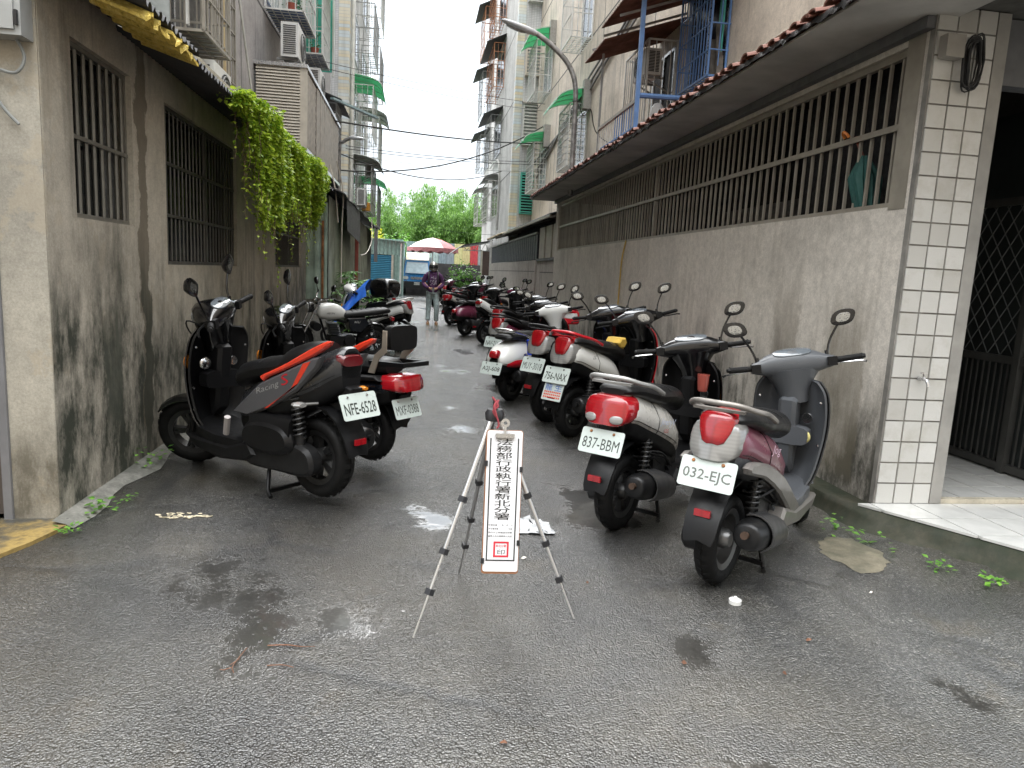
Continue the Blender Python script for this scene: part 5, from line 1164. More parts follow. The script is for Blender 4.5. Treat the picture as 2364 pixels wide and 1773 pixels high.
ST = {
 'classic': dict(body=[(.55, .56, .36, .11), (.42, .66, .42, .15), (.22, .735, .50, .165), (.04, .785, .57, .158), (-.08, .822, .62, .142), (-.135, .822, .635, .128), (-.165, .80, .655, .105)],
   seat=[(.62, .73, .62, .08), (.55, .785, .65, .125), (.38, .815, .69, .145), (.15, .835, .73, .15), (-.02, .86, .78, .138), (-.12, .86, .80, .105), (-.16, .84, .805, .07)],
   red=[(-.10, .875, .745, .07), (-.19, .875, .735, .072), (-.26, .855, .725, .066), (-.282, .83, .735, .05)], clr=[(-.11, .80, .635, .128), (-.17, .82, .635, .134), (-.235, .80, .645, .116), (-.258, .775, .67, .09)], rtop=1.35),
 'wide': dict(body=[(.55, .56, .36, .11), (.42, .66, .42, .15), (.22, .735, .50, .165), (.04, .785, .57, .158), (-.08, .822, .62, .142), (-.135, .822, .635, .128), (-.165, .80, .655, .105)],
   seat=[(.62, .73, .62, .08), (.55, .785, .65, .125), (.38, .815, .69, .145), (.15, .835, .73, .15), (-.02, .86, .78, .138), (-.12, .86, .80, .105), (-.16, .84, .805, .07)],
   red=[(-.06, .80, .645, .135), (-.15, .80, .64, .132), (-.225, .78, .64, .118), (-.25, .745, .655, .09)], clr=None),
 'sport': dict(body=[(0.600, .58, .40, .10), (0.450, .66, .42, .14), (0.250, .74, .50, .165), (0.086, .80, .57, .165), (-0.066, .86, .64, .14), (-0.180, .905, .71, .105), (-0.226, .90, .74, .075)],
   seat=[(0.660, .68, .58, .07), (0.600, .74, .6, .12), (0.420, .785, .66, .145), (0.220, .83, .70, .145), (0.154, .875, .73, .14), (0.033, .915, .79, .125), (-0.043, .915, .85, .09)],
   red=[(-0.172, .88, .80, .085), (-0.203, .88, .80, .085), (-0.237, .86, .805, .07)], clr=None),
 'retro': dict(body=[(.55, .58, .34, .10), (.42, .66, .36, .15), (.2, .70, .38, .19), (-.02, .70, .38, .205), (-.2, .66, .40, .185), (-.32, .58, .42, .13), (-.36, .53, .45, .08)],
   seat=[(.62, .72, .66, .08), (.52, .77, .66, .13), (.3, .785, .68, .15), (.1, .79, .69, .155), (-.08, .79, .7, .15), (-.2, .77, .70, .12), (-.24, .74, .71, .08)],
   red=[(-.33, .60, .50, .06), (-.38, .595, .505, .06), (-.405, .57, .52, .045)], clr=None),
 'boxy': dict(body=[(.52, .60, .38, .14), (.35, .66, .44, .17), (.1, .68, .50, .18), (-.1, .695, .53, .175), (-.22, .70, .55, .165), (-.28, .685, .575, .13)],
   seat=[(.60, .72, .64, .10), (.52, .765, .65, .14), (.25, .785, .67, .15), (0, .80, .68, .15), (-.16, .80, .69, .13), (-.22, .78, .7, .09)],
   red=[(-.24, .70, .585, .15), (-.33, .70, .585, .152), (-.40, .69, .60, .13)], clr=None)}
def scooter(label, loc, hd, style='classic', body=None, front=None, under=None, seat=None, plate=None, sc=1.07, wb=1.22, steer=0, lift=0, Rr=.22, tw=.105, rim=None, spokes=5, disc=False,
            ink=None, old=False, rail='loop', railmat=None, mir='oval', mirmat=None, lean=0, lights=True, fl=None, cowl=None, far=False, spring=None, muf=None, bar=0, group='scooters parked along the alley', name='scooter', red=None, plate_x=-.25, plate_z=.55, band=None, backrest=False, refl=None, front_light=False, mirs=(1, 1), cat_='scooter'):
    S = ST[style]; body = body or K_BLK; front = front or body; under = under or K_MAT; rim = rim or K_RIMB; seat = seat or K_SEAT; cowl = cowl or K_BLK
    t = thing(name, label, cat_, (loc[0], loc[1], 0), R(hd), group, sc); t.rotation_euler = (R(lean), 0, R(hd))
    ra = Rr + lift
    # wheels
    wheel(t, 0, ra, Rr, tw, rim, spokes, disc)
    SX = TR(wb, 0, Rr) @ Matrix.Rotation(R(steer), 4, Vector((-math.sin(R(22)), 0, math.cos(R(22))))) @ TR(-wb, 0, -Rr)
    wheel(t, wb, Rr, Rr, tw * .88, rim, spokes, False, SX)
    # power unit
    p = [(-.10, ra - .03), (-.06, ra + .07), (.12, ra + .10), (.36, ra + .09), (.50, ra + .03), (.52, ra - .05), (.44, ra - .10), (.2, ra - .095), (-.03, ra - .085)]
    MB().prof(cat(p, 3, True), tw / 2 + .012, .165, .02).build('engine_cover', K_ENG, t)
    MB().loft([[(x, y, z) for y, z in sell(.075, .085, 3, 12, .11, ra + .15)] for x in (.06, .12, .34, .40)]).build('air_filter', K_MAT, t)
    MB().bb(.22, .55, -.1, .06, ra - .06, ra + .17).build('engine_block', K_ENG, t, 0)
    m = MB(); 
    mst = [(.42, -.10, ra - .02, .035), (.30, -.15, ra + .0, .055), (.16, -.172, ra + .045, .074), (-.06, -.176, ra + .08, .078), (-.16, -.178, ra + .095, .066), (-.18, -.178, ra + .097, .05)]
    m.loft([[(x, y + a, z + b) for a, b in sell(r_, r_, 2.2, 14)] for x, y, z, r_ in cat(mst, 3)]); mf = m.build('muffler', muf or K_MUF, t)
    MB().tube([(-.17, -.178, ra + .105), (-.205, -.178, ra + .11)], .018, 10).build('tailpipe', K_TIP if old else K_ENG, mf)
    hs_ = [[(x, -.175 + (rr_ + .008) * math.cos(a), z + (rr_ + .008) * math.sin(a)) for a in [math.pi * (.35 + 1.0 * k / 8) for k in range(9)]] for x, z, rr_ in ((.24, ra + .02, .062), (.1, ra + .055, .078), (-.06, ra + .08, .08))]
    MB().sheet(hs_, .006).build('heat_shield', K_HEAT, mf)
    m = MB().tube([(.02, .125, ra + .06), (.06, .13, ra + .36)], .016, 8).tube([(.02, .125, ra + .02), (.03, .127, ra + .14)], .028, 10); sk = m.build('rear_shock', K_ENG, t)
    m = MB(); helix(m, (.028, .127, ra + .12), (.058, .13, ra + .34), .03, 8, .0065); m.build('spring', spring or K_SPR, sk)
    m = MB()
    for s in (-1, 1): m.tube([(.36, s * .07, ra - .06), (.30, s * .13, lift * .6 + .01), (.25, s * .15, .012)], .012, 7)
    m.bar((.30, -.13, .03), (.30, .13, .03), .02); m.build('centre_stand', K_MAT, t)
    if not far:
        m = MB(); random.seed(int(loc[1] * 10))
        for k in range(5):
            a = Vector((random.uniform(-.02, .15), random.choice((-1, 1)) * random.uniform(.06, .12), ra + random.uniform(.16, .26))); b = Vector((random.uniform(.3, .5), a.y * random.uniform(.6, 1.3), ra + random.uniform(.05, .25)))
            m.tube(cat([a, (a + b) / 2 + Vector((0, random.uniform(-.05, .05), random.uniform(-.08, .06))), b], 4), .007, 5)
        stuff(m.build('hoses', K_GRIP, t))
        m = MB().tube([(.04, -.12, ra + .10), (.08, -.12, ra + .34)], .014, 8); helix(m, (.045, -.12, ra + .14), (.075, -.12, ra + .32), .028, 7, .006); m.build('rear_shock', spring or K_SPR, t)
    # body
    loftx([(x, zt - .015, zb - .07, w * .9) for x, zt, zb, w in S['body']], 3.2, 18, 3, .95).build('under_body', under, t)
    loftx(S['body'], 3.6, 22, 4, S.get('top', .66)).build('tail_cowl', body, t)
    loftx(S['seat'], 3.0, 20, 4, .80).build('seat', seat, t)
    if lights:
        lk = {'classic': 'shield', 'wide': 'wide', 'boxy': 'boxy'}.get(style)
        if lk:
            c_, r_p = LENS[lk]; xe = {'shield': -.25, 'wide': -.262, 'boxy': -.385}[lk]; zr_ = .6
            if c_: rear_lens(c_, xe + .10, xe, zr=zr_ + .03).build('signal_lens', K_CLR, t, 50)
            rear_lens(r_p, xe + .12, xe - (.012 if c_ else 0), zr=zr_ + .03, slope=.3 if c_ else .22).build('tail_light', red or K_RED, t, 50)
            if lk == 'wide':
                for q in (-1, 1): MB().loft([[(xe - .004 + dx + 1.2 * (q * .078 + y) ** 2 + .22 * (z - zr_ - .03), q * .078 + y, z) for y, z in sell(.036 * k, .022 * k, 2.2, 16, 0, .683)] for dx, k in ((.02, 1), (-.004, 1), (-.007, .8))]).build('signal_lens', K_CLR, t)
        else:
            loftx(S['red'], 3.6, 20, 3, S.get('rtop', .9)).build('tail_light', red or K_RED, t)
    if not far:
        bs = cat(S['body'], 4); tp_ = S.get('top', .66)
        def on_body(st, ang, k=1.004):
            x, zt, zb, w = st; c, s2 = math.cos(ang), math.sin(ang); y = math.copysign(abs(c) ** (2 / 3.6), c) * w; z = math.copysign(abs(s2) ** (2 / 3.6), s2) * (zt - zb) / 2
            if z > 0: y *= 1 - (1 - tp_) * z / ((zt - zb) / 2)
            return (x, y * k, (zt + zb) / 2 + z * k)
        m = MB()
        for an in (R(-22), R(202)): m.tube([on_body(q, an) for q in bs[3:-3]], .0022, 5)
        i_ = len(bs) // 2 - 2; m.tube([on_body(bs[i_], R(a_)) for a_ in range(-60, 241, 12)], .0022, 5)
        stuff(m.build('panel_gaps', K_GRIP, t))
        ss = cat(S['seat'], 4); m = MB()
        for q in (-1, 1): m.tube([(x, q * w * .97, zb + (zt - zb) * .45) for x, zt, zb, w in ss[2:-2]], .0035, 5)
        m.tube([(ss[9][0], ss[9][3] * u * .93, ss[9][1] - .03 * abs(u) ** 3) for u in [-1 + .2 * k for k in range(11)]], .003, 5); stuff(m.build('seat_piping', K_GRIP, t))
        m = MB()
        for q in (-1, 1):
            for x_, z_ in ((.99 + (wb - 1.22), .42), (1.0 + (wb - 1.22), .55), (.965 + (wb - 1.22), .80)): m.lathe([(0, .006), (.007, .005), (.009, 0)], 8, TR(x_ - .045, q * .17, z_, 0, -math.pi / 2))
        stuff(m.build('screws', K_CHR, t))
    # rear mudguard, plate, reflector
    g = [[(x, y, z - .25 * abs(y)) for y in (-wd, -wd * .6, 0, wd * .6, wd)] for x, z, wd in ((-.02, ra + .33, .085), (-.13, ra + .31, .085), (-.21, ra + .25, .083), (-.262, ra + .17, .080), (-.288, ra + .10, .074), (-.294, ra + .065, .062))]
    MB().sheet(g, .012).build('mudguard', K_MAT, t)
    pb = [(plate_x + .02, plate_z + .09), (plate_x + .14, plate_z + .12), (plate_x + .15, plate_z + .04), (plate_x + .045, plate_z - .04)]
    MB().prof(pb, -.045, .045, .008).build('plate_bracket', K_MAT, t)
    if plate: plate_part(t, plate, TR(plate_x, 0, plate_z, R(68), 0, R(-90)), ink, old)
    MB().box((-.300 if refl is None else refl[0], 0, ra + .135 if refl is None else refl[1]), (.014, .075, .03), None).build('reflector', K_RED, t, 0)
    # grab rail
    rm = railmat or K_MAT; zt = max(z[1] for z in S['seat'])
    if rail == 'loop':
        z0 = S['seat'][-2][1]
        MB().tube(cat([(.14, .165, z0 - .06), (.0, .17, z0 - .01), (-.13, .150, z0 + .02), (-.205, .10, z0 + .045), (-.225, 0, z0 + .05), (-.205, -.10, z0 + .045), (-.13, -.150, z0 + .02), (0, -.17, z0 - .01), (.14, -.165, z0 - .06)], 5), .013, 9).build('grab_rail', rm, t)
        MB().bar((-.17, -.12, z0 + .012), (-.17, .12, z0 + .012), .03, .012).build('rail_plate', rm, t, 0)
    elif rail == 'sport':
        for s in (-1, 1):
            P_ = [(.32, .70), (.24, .735), (.09, .80), (-.08, .885), (-.22, .945), (-.235, .925), (-.11, .855), (.05, .785), (.17, .735), (.26, .70), (.29, .675)]
            MB().prof(cat(P_, 2, True), .135 if s > 0 else -.172, .172 if s > 0 else -.135, .008).build('grab_rail', rm, t)
    if band:
        P_ = [(-.17, .60), (.05, .54), (.32, .41), (.55, .25), (.66, .19), (.74, .19), (.72, .25), (.60, .34), (.38, .485), (.1, .60), (-.14, .645)]
        for q in (-1, 1): MB().prof(cat(P_, 2, True), .125 if q > 0 else -.172, .172 if q > 0 else -.125, .012).build('side_band', band, t)
    if backrest:
        z0 = S['seat'][-2][1]
        MB().loft([[(x - .30, y, z) for y, z in sell(.135, .085, 5, 18, 0, z0 + .15)] for x in (0, .012, .05, .062)]).build('backrest', K_SEAT, t)
        for q in (-1, 1): MB().prof([(-.10, z0 - .10), (-.16, z0 - .10), (-.20, z0 + .0), (-.27, z0 + .06), (-.27, z0 + .2), (-.23, z0 + .2), (-.225, z0 + .08), (-.16, z0 + .03)], .13 if q > 0 else -.142, .142 if q > 0 else -.13, .003).build('backrest_arm', simple('champagne_bracket', (.46, .40, .33), .35, .6), t)
        MB().bar((-.1, -.12, z0 - .03), (-.4, -.12, z0 - .02), .03).bar((-.1, .12, z0 - .03), (-.4, .12, z0 - .02), .03).bar((-.4, -.13, z0 - .02), (-.4, .13, z0 - .02), .03).build('rear_carrier', K_MAT, t, 0)
    # floor, leg shield, front
    fz = .29
    MB().loft([[(x, y, z) for y, z in sell(w, h, 5, 16, 0, zc)] for x, w, h, zc in ((.40, .13, .07, fz - .04), (.55, .165, .05, fz - .03), (.75, .175, .045, fz - .025), (.93, .165, .05, fz - .01), (1.0, .13, .05, fz + .02))]).build('floorboard', under, t)
    P_ = [(.62, fz - .04), (.42, fz + .02), (.36, fz - .05), (.45, fz - .10), (.7, fz - .13), (.95, fz - .10), (1.02, fz - .03), (.95, fz - .035)]
    MB().prof(P_, -.182, .182, .015).build('side_skirt', fl or body, t)
    # leg shield: inner (black) and outer cowl
    wbx = wb - 1.22; zs = [(.27, .93, .12), (.36, .975, .165), (.50, 1.0, .19), (.64, 1.0, .205), (.76, .985, .205), (.86, .965, .19), (.92, .955, .15)]
    gi, go = [], []
    for z, x, w in cat(zs, 3):
        x += wbx; n_ = 10
        gi.append([(x - .02 + .055 * (1 - (abs(u) ** 2)) - .03 * (abs(u) > .9), w * u, z) for u in [-1 + 2 * k / n_ for k in range(n_ + 1)]])
        dp = .10 + .06 * math.sin((z - .27) / .65 * math.pi)
        go.append([(x - .03 + dp * (1 - abs(u) ** 2.2), (w + .012) * u, z + .0) for u in [-1 + 2 * k / n_ for k in range(n_ + 1)]])
    MB().sheet(gi, .012).build('leg_shield', under, t, 50); fc_ = MB().sheet(go, .008).build('front_cowl', front, t, 50)
    MB().prof([(.86 + wbx, .80), (.97 + wbx, .86), (1.02 + wbx, .6), (.97 + wbx, .36), (.9 + wbx, .42)], -.05, .05, .02).build('steering_column', under, t)
    MB().lathe([(0, .006), (.028, .006), (.032, 0)], 16, TR(.945 + wbx, -.10, .70, 0, -math.pi / 2)).build('key_lock', K_CHR, t)
    if not far: MB().loft([[(.88 + wbx + dx, y, z) for y, z in sell(.13, .055, 4, 14, 0, .60)] for dx in (.0, .08)]).build('glove_box', under, t)
    for s in (-1, 1): MB().loft([[(1.045 + wbx - dx, s * .14 + y, z) for y, z in sell(.035 * k, .045 * k, 2.4, 12, 0, .70)] for dx, k in ((.03, 1), (0, 1), (-.012, .6))]).build('turn_signal', K_AMB, t)
    # front wheel, fender, fork
    def arc(a0, a1, r_, w, n=9): return [[(wb + r_ * math.cos(a), y, Rr + r_ * math.sin(a) - .35 * abs(y)) for y in (-w, -w * .6, 0, w * .6, w)] for a in [a0 + (a1 - a0) * k / n for k in range(n + 1)]]
    o = MB().sheet(arc(R(45), R(160), Rr + .03, .065), .008).build('front_fender', front, t, 60); o.matrix_basis = SX
    m = MB()
    for s in (-1, 1): m.tube([(wb, s * .065, Rr), (wb - .075, s * .065, .42), (wb - .13, s * .05, .56)], .018, 8)
    m.bar((wb - .12, -.07, .53), (wb - .12, .07, .53), .04); m.tube([(wb - .12, 0, .52), (wb - .25, 0, .86)], .03, 8); o = m.build('fork', K_ENG, t); o.matrix_basis = SX
    # handlebar
    hx, hz = wb - .27 + bar, 1.0
    m = MB(); m.loft([[(hx + cx + a, y, hz + cz + b) for a, b in sell(w, h, 2.8, 16)] for y, w, h, cx, cz in cat([(-.225, .022, .027, -.05, .0), (-.18, .042, .042, -.03, .0), (-.11, .085, .066, .0, .005), (0, .115, .082, .02, .005), (.11, .085, .066, .0, .005), (.18, .042, .042, -.03, .0), (.225, .022, .027, -.05, 0)], 3)])
    o = m.build('handlebar_cowl', cowl, t, 50); o.matrix_basis = SX
    m = MB().loft([[(hx + dx + a, b, z) for a, b in sell(w, w2, 2.6, 14)] for z, dx, w, w2 in ((.78, .02, .075, .075), (.86, .02, .085, .09), (.92, .012, .095, .125), (.975, .005, .10, .165))]); o = m.build('neck', cowl, t); o.matrix_basis = SX
    m = MB().loft([[(hx - .045 + a * .8 - k * .012, b, hz + .066 + a * .35 + k * .03) for a, b in sell(.05 * q, .105 * q, 2.6, 16)] for k, q in ((0, 1), (.25, 1), (.35, .9))]); o = m.build('dash', K_DASH, t); o.matrix_basis = SX
    hl = MB().loft([[(hx + .105 + dx, y, z) for y, z in sell(.085 * q, .04 * q, 2.6, 14, 0, hz)] for dx, q in ((-.02, 1), (.01, .95), (.025, .5))]).build('headlight', K_CLR, t); hl.matrix_basis = SX
    for s in (-1, 1):
        gx = lambda u: (hx - .045 - .06 * u, s * (.19 + .165 * u), hz + .0 + .012 * u)
        o = MB().tube([gx(.15), gx(.3), gx(.95), gx(1.0)], [.014, .0175, .0175, .0195], 10).tube([gx(1.0), gx(1.09)], [.015, .011], 8).build('grip', K_GRIP, t); o.matrix_basis = SX
        o = MB().box((hx - .06, s * .205, hz), (.055, .05, .05)).build('switch_box', K_MAT, t, 0); o.matrix_basis = SX
        a = Vector(gx(.12)); o = MB().tube([a + Vector((.04, 0, -.005)), a + Vector((.055, s * .05, -.02)), a + Vector((.015, s * .16, -.02)), a + Vector((.0, s * .18, -.025))], [.007, .006, .006, .008], 6).build('brake_lever', K_CHR if old else K_MAT, t); o.matrix_basis = SX
        if not far:
            o = MB().tube(cat([(hx + .02, s * .15, hz - .03), (hx + .09, s * .2, hz + .02), (hx + .13, s * .08, hz - .1), (hx + .06, s * .03, .82)], 4), .005, 5).build('brake_cable', K_GRIP, t); o.matrix_basis = SX
        if mirs[0 if s < 0 else 1]:
            w_, h_ = dict(oval=(.062, .044), hex=(.07, .06), round=(.052, .052), small=(.05, .036))[mir]
            mirror(t, SX, s, (hx - .03, s * .19, hz + .03), (hx - .02, s * .275, hz + .215), w_, h_, 'oval' if mir == 'small' else mir)
    return t
# ---- the right-hand row
K_CWL = paint('faded_grey_cowl', (.075, .08, .088), .38, coat=.1)
ejc = scooter('dusty plum scooter with silver skirt and worn plate 032-EJC, nearest on the right', (1.60, 3.34), 45, 'classic', K_PLUM, K_GRY, K_CWL, plate='032-EJC', ink=K_INKW, old=True, railmat=simple('rusty_grey_rail', (.26, .24, .22), .45, .5, var=.3), fl=K_BRONZE, band=K_BRONZE, cowl=K_CWL, steer=30, rim=K_RIM, disc=True, plate_z=.585, refl=(-.262, .405))
bbm = scooter('silver scooter with grey grab rail and rust marked plate 837-BBM', (1.28, 4.12), 46, 'wide', K_SILV, K_BLK, K_MAT, plate='837-BBM', old=True, railmat=simple('satin_silver_rail', (.38, .38, .37), .4, .5), fl=K_MAT, cowl=K_BLK, steer=26)
nax = scooter('white and red scooter carrying plate 756-NAX above a blue and red advert', (1.53, 6.6), 40, 'classic', K_WHT, K_REDP, K_MAT, plate='756-NAX', railmat=K_REDP, fl=K_MAT, cowl=K_BLK, steer=38, sc=1.13)
muy = scooter('black scooter with clear and red tail light and plate MUY-3018', (1.42, 7.3), 40, 'classic', K_BLK, K_WHT, K_MAT, plate='MUY-3018', railmat=K_MAT, cowl=K_BLK, steer=35, sc=1.13)
a2j = scooter('white and red retro scooter with chrome rail and plate A2J-608', (1.18, 8.5), 50, 'retro', K_WHT, K_REDP, K_MAT, plate='A2J-608', railmat=K_CHR, cowl=K_WHT, mir='round', steer=28, plate_x=-.42, plate_z=.405)
nav = scooter('dark plum scooter with plate NAV-2160 behind the retro scooter', (1.25, 9.9), 48, 'classic', K_MAR, K_BLK, K_MAT, plate='NAV-2160', cowl=K_BLK, steer=30)
wht = scooter('white scooter with red spring and no visible plate, mid row', (1.5, 15.3), 40, 'sport', K_WHT, K_WHT, K_MAT, spring=K_RSPR, rim=K_RIM, steer=30, rail=None)
mar = scooter('maroon retro scooter with round tail beside the white one', (1.2, 17.2), 42, 'retro', K_MAR, K_MAR, K_MAT, rim=K_RIM, mir='round', steer=30)
sil = scooter('silver grey scooter behind the maroon one with amber signal', (1.0, 20.6), 45, 'wide', K_SILV, K_BLK, K_MAT, rim=K_RIM, steer=25)
far_row = [((1.5, 12.2), 47, 'classic', K_GRY, K_WHT, 'grey scooter tucked between the plum one and the white one'), ((1.9, 18.6), 40, 'classic', K_REDP, K_REDP, 'red scooter standing behind the maroon retro scooter'), ((1.35, 22.4), 45, 'wide', K_REDP, K_BLK, 'red tailed scooter behind the silver grey one'), ((1.6, 24.2), 42, 'classic', K_BLK, K_BLK, 'black scooter in the far part of the right row'), ((1.5, 26.2), 44, 'classic', K_NAVY, K_SILV, 'dark scooter with silver front far along the row'), ((1.9, 28.2), 120, 'wide', K_REDP, K_REDP, 'red scooter turned sideways before the far shrub'), ((1.2, 29.6), 75, 'classic', K_MAR, K_BLK, 'dark red scooter at the far end of the row'), ((.75, 31.0), 70, 'classic', K_BLK, K_MAR, 'last dark scooter at the end of the right row')]
for (lo, h_, st, bd_, fr, lb) in far_row: scooter(lb, lo, h_, st, bd_, fr, K_MAT, rim=K_RIM, steer=28, far=True, cowl=K_MAR if bd_ is K_REDP else K_BLK)
# ---- the left-hand row
nfe = scooter('matt black sport scooter with orange red grab rail and plate NFE-6528', (-.57, 4.56), 138.5, 'sport', K_GRY, K_BLK, K_MAT, red=simple('dark_red_lens', (.12, .006, .01), .15, coat=.4), plate='NFE-6528', railmat=K_ORG, rail='sport', fl=K_MAT, cowl=K_BLK, steer=38, lift=.045, wb=1.22, sc=1.15, Rr=.225, tw=.115, mir='hex', plate_x=-.29, plate_z=.60)
mxf = scooter('black boxy scooter with padded backrest and plate MXF-0388', (-.32, 5.48), 139, 'boxy', K_NAVY, K_BLK, K_MAT, plate='MXF-0388', rail=None, backrest=True, steer=40, lift=.045, sc=1.08, mir='hex', plate_x=-.34, plate_z=.47)
# ------------------------------------------------------------------ scooter details
def side_text(root, s, mat, h, x, y, z, w, flip=False, tilt=0, shear=.3):
    """lettering on a bike's side; left side (y>0) reads front->back mirrored, so rotate accordingly."""
    rz = math.pi if y > 0 else 0
    return text('lettering', s, mat, root, h, TR(x, y, z, math.pi / 2, tilt, rz), 1, w, shear)
K_CHT = simple('chrome_lettering', (.55, .55, .55), .3, .6); K_PINK = simple('pale_pink_lettering', (.62, .45, .55), .4)
side_text(ejc, 'Jog', K_PINK, .055, .16, -.177, .655, .13, tilt=R(12))
side_text(bbm, 'JoeryV', simple('white_blue_lettering', (.55, .6, .75), .4), .05, .22, -.176, .62, .2, tilt=R(10)); side_text(bbm, '125', K_REDP, .022, .2, -.177, .575, .06, tilt=R(10))
side_text(nax, 'LC', K_NAVY, .03, .05, -.165, .70, .04)
# flank panel of the sport scooter
P_ = [(.56, .47), (.50, .52), (.32, .66), (.05, .775), (-.12, .85), (-.18, .86), (-.15, .80), (.0, .66), (.22, .54), (.42, .46)]
for q in (-1, 1): MB().prof(P_, .13 if q > 0 else -.178, .178 if q > 0 else -.13, .012).build('flank_panel', K_FLANK if False else paint('gunmetal_flank', (.075, .075, .08), .38, coat=.1), nfe)
MB().prof([(.04, .672), (-.01, .70), (-.11, .83), (-.05, .812)], .176, .1795, .001).build('orange_stripe', K_ORG, nfe); MB().prof([(.27, .525), (.24, .535), (.04, .672), (-.01, .70), (.03, .668)], .1765, .1795, .001).build('orange_stripe', K_ORG, nfe)
side_text(nfe, 'Racing', K_CHT, .042, .24, .1795, .645, .2, tilt=R(-20)); side_text(nfe, 'S', K_REDP, .055, .095, .1795, .71, .06, tilt=R(-20))
MB().prof([(.04, .56), (-.02, .60), (-.12, .60), (-.22, .64), (-.24, .61), (-.2, .56), (-.1, .54)], -.03, .03, .01).build('plate_arm', K_MAT, nfe)
MB().prof(cat([(.47, .36), (.42, .43), (.28, .46), (.12, .45), (.05, .40), (.05, .32), (.2, .27), (.42, .28)], 3, True), .06, .20, .03).build('airbox_cover', K_MAT, nfe)
MB().tube([(.60, .19, .33), (.55, .215, .44)], .018, 8).build('foot_peg', simple('pale_grey_peg', (.4, .37, .36), .5), nfe)
for s in (-1, 1): MB().tube([(-.10, s * .12, .60), (-.11, s * .22, .61)], .008, 6).loft([[(-.11 + dx, s * .25 + y, z) for y, z in sell(.04 * k, .016 * k, 2.4, 10, 0, .61)] for dx, k in ((-.03, .6), (0, 1), (.03, .7))]).build('rear_signal', K_CLR, nfe)
for s in (-1, 1): MB().tube([(-.12, s * .15, .60), (-.13, s * .2, .605)], .008, 6).loft([[(-.14 + dx, s * .22 + y, z) for y, z in sell(.03 * k, .018 * k, 2.4, 10, 0, .605)] for dx, k in ((-.03, .6), (0, 1), (.03, .7))]).build('rear_signal', K_AMB, mxf)
side_text(mxf, 'XTRA', simple('blue_lettering', (.05, .2, .5), .4), .03, .05, .182, .60, .14)
MB().prof([(.50, .62), (.3, .66), (-.2, .69), (-.25, .66), (.1, .63)], -.185, .185, .01).build('seat_rim', K_MAT, mxf)
# advert card under the 756 plate
ad = MB().prism(rr(.20, .15, .008), .002).build('advert_plate', K_PLATE, nax); ad.matrix_basis = TR(-.285, 0, .415, R(70), 0, R(-90))
text('advert_text', '龍 生', simple('advert_blue', (.02, .1, .45), .4), ad, .055, TR(0, .036, .003), 1, .17)
m = MB()
for j in range(3):
    for i in range(9): m.bb(-.085 + i * .0195, -.085 + i * .0195 + .014, -.012 - j * .022, .002 - j * .022, .0024, .0032)
m.build('advert_print', simple('advert_red', (.6, .08, .04), .4), ad, 0)
# badge on the retro scooter, red lower panel
MB().lathe([(0, .012), (.035, .012), (.045, .004), (.045, 0)], 18, TR(-.05, -.205, .52, math.pi / 2)).build('side_badge', K_CHR, a2j)
loftx([(.40, .50, .35, .158), (.2, .56, .37, .196), (-.02, .57, .37, .211), (-.2, .55, .39, .191), (-.3, .50, .41, .14)], 3.4, 22, 4, .9).build('red_flank', K_REDP, a2j)
hl_ = thing('helmet', 'red open face helmet hung on the retro scooter handlebar', 'helmet', (2.05, 9.3, 1.0))
MB().lathe([(0, .13), (.06, .12), (.11, .07), (.125, 0), (.12, -.07), (.10, -.09)], 20).build('shell', K_REDP, hl_); MB().lathe([(.127, -.01), (.13, .035), (.12, .06)], 12, None, R(190), R(300)).build('visor', M_WHITE, hl_)
bk = thing('plastic_basket', 'blue plastic basket wedged between the retro scooter and the black scooter', 'basket', (1.55, 8.15, .62), R(45))
m = MB(); w, d, h = .2, .14, .16
for i in range(9):
    for s in (-1, 1): m.bar((-w + i * w / 4, s * d, 0), (-w * 1.08 + i * w * 1.08 / 4, s * d * 1.08, h), .012); 
    if i < 7:
        for s in (-1, 1): m.bar((s * w, -d + i * d / 3, 0), (s * w * 1.08, (-d + i * d / 3) * 1.08, h), .012)
for z, k in ((0, 1), (h * .5, 1.04), (h, 1.08)):
    m.bar((-w * k, -d * k, z), (w * k, -d * k, z), .016).bar((-w * k, d * k, z), (w * k, d * k, z), .016).bar((-w * k, -d * k, z), (-w * k, d * k, z), .016).bar((w * k, -d * k, z), (w * k, d * k, z), .016)
m.build('lattice', simple('blue_plastic', (.02, .07, .6), .35), bk, 0); BX('bottom', simple('blue_plastic', (.02, .07, .6), .35), bk, -w, w, -d, d, .0, .008)
tag(MB().loft([[(2.02 + y, 4.72 + x, z) for x, y in sell(r_, r_, 2, 14)] for z, r_ in ((.78, .03), (.79, .035), (.85, .04), (.90, .043))]).build('drink_cup', simple('tea_cup', (.35, .08, .06), .15)), 'plastic cup of red tea in the silver scooter holder', 'cup')
tag(MB().prof([(0, 0), (.04, .05), (.12, .05), (.15, 0), (.1, -.06), (.03, -.05)], -.09, .09, .015).build('seat_patch', simple('yellow_foam_patch', (.55, .36, .06), .7)), 'torn patch showing yellow foam on the white and red scooter seat', 'foam patch')
bpy.data.objects['seat_patch'].matrix_basis = TR(1.53, 6.6, 0, 0, 0, R(40)) @ TR(.5, -.06, .905)
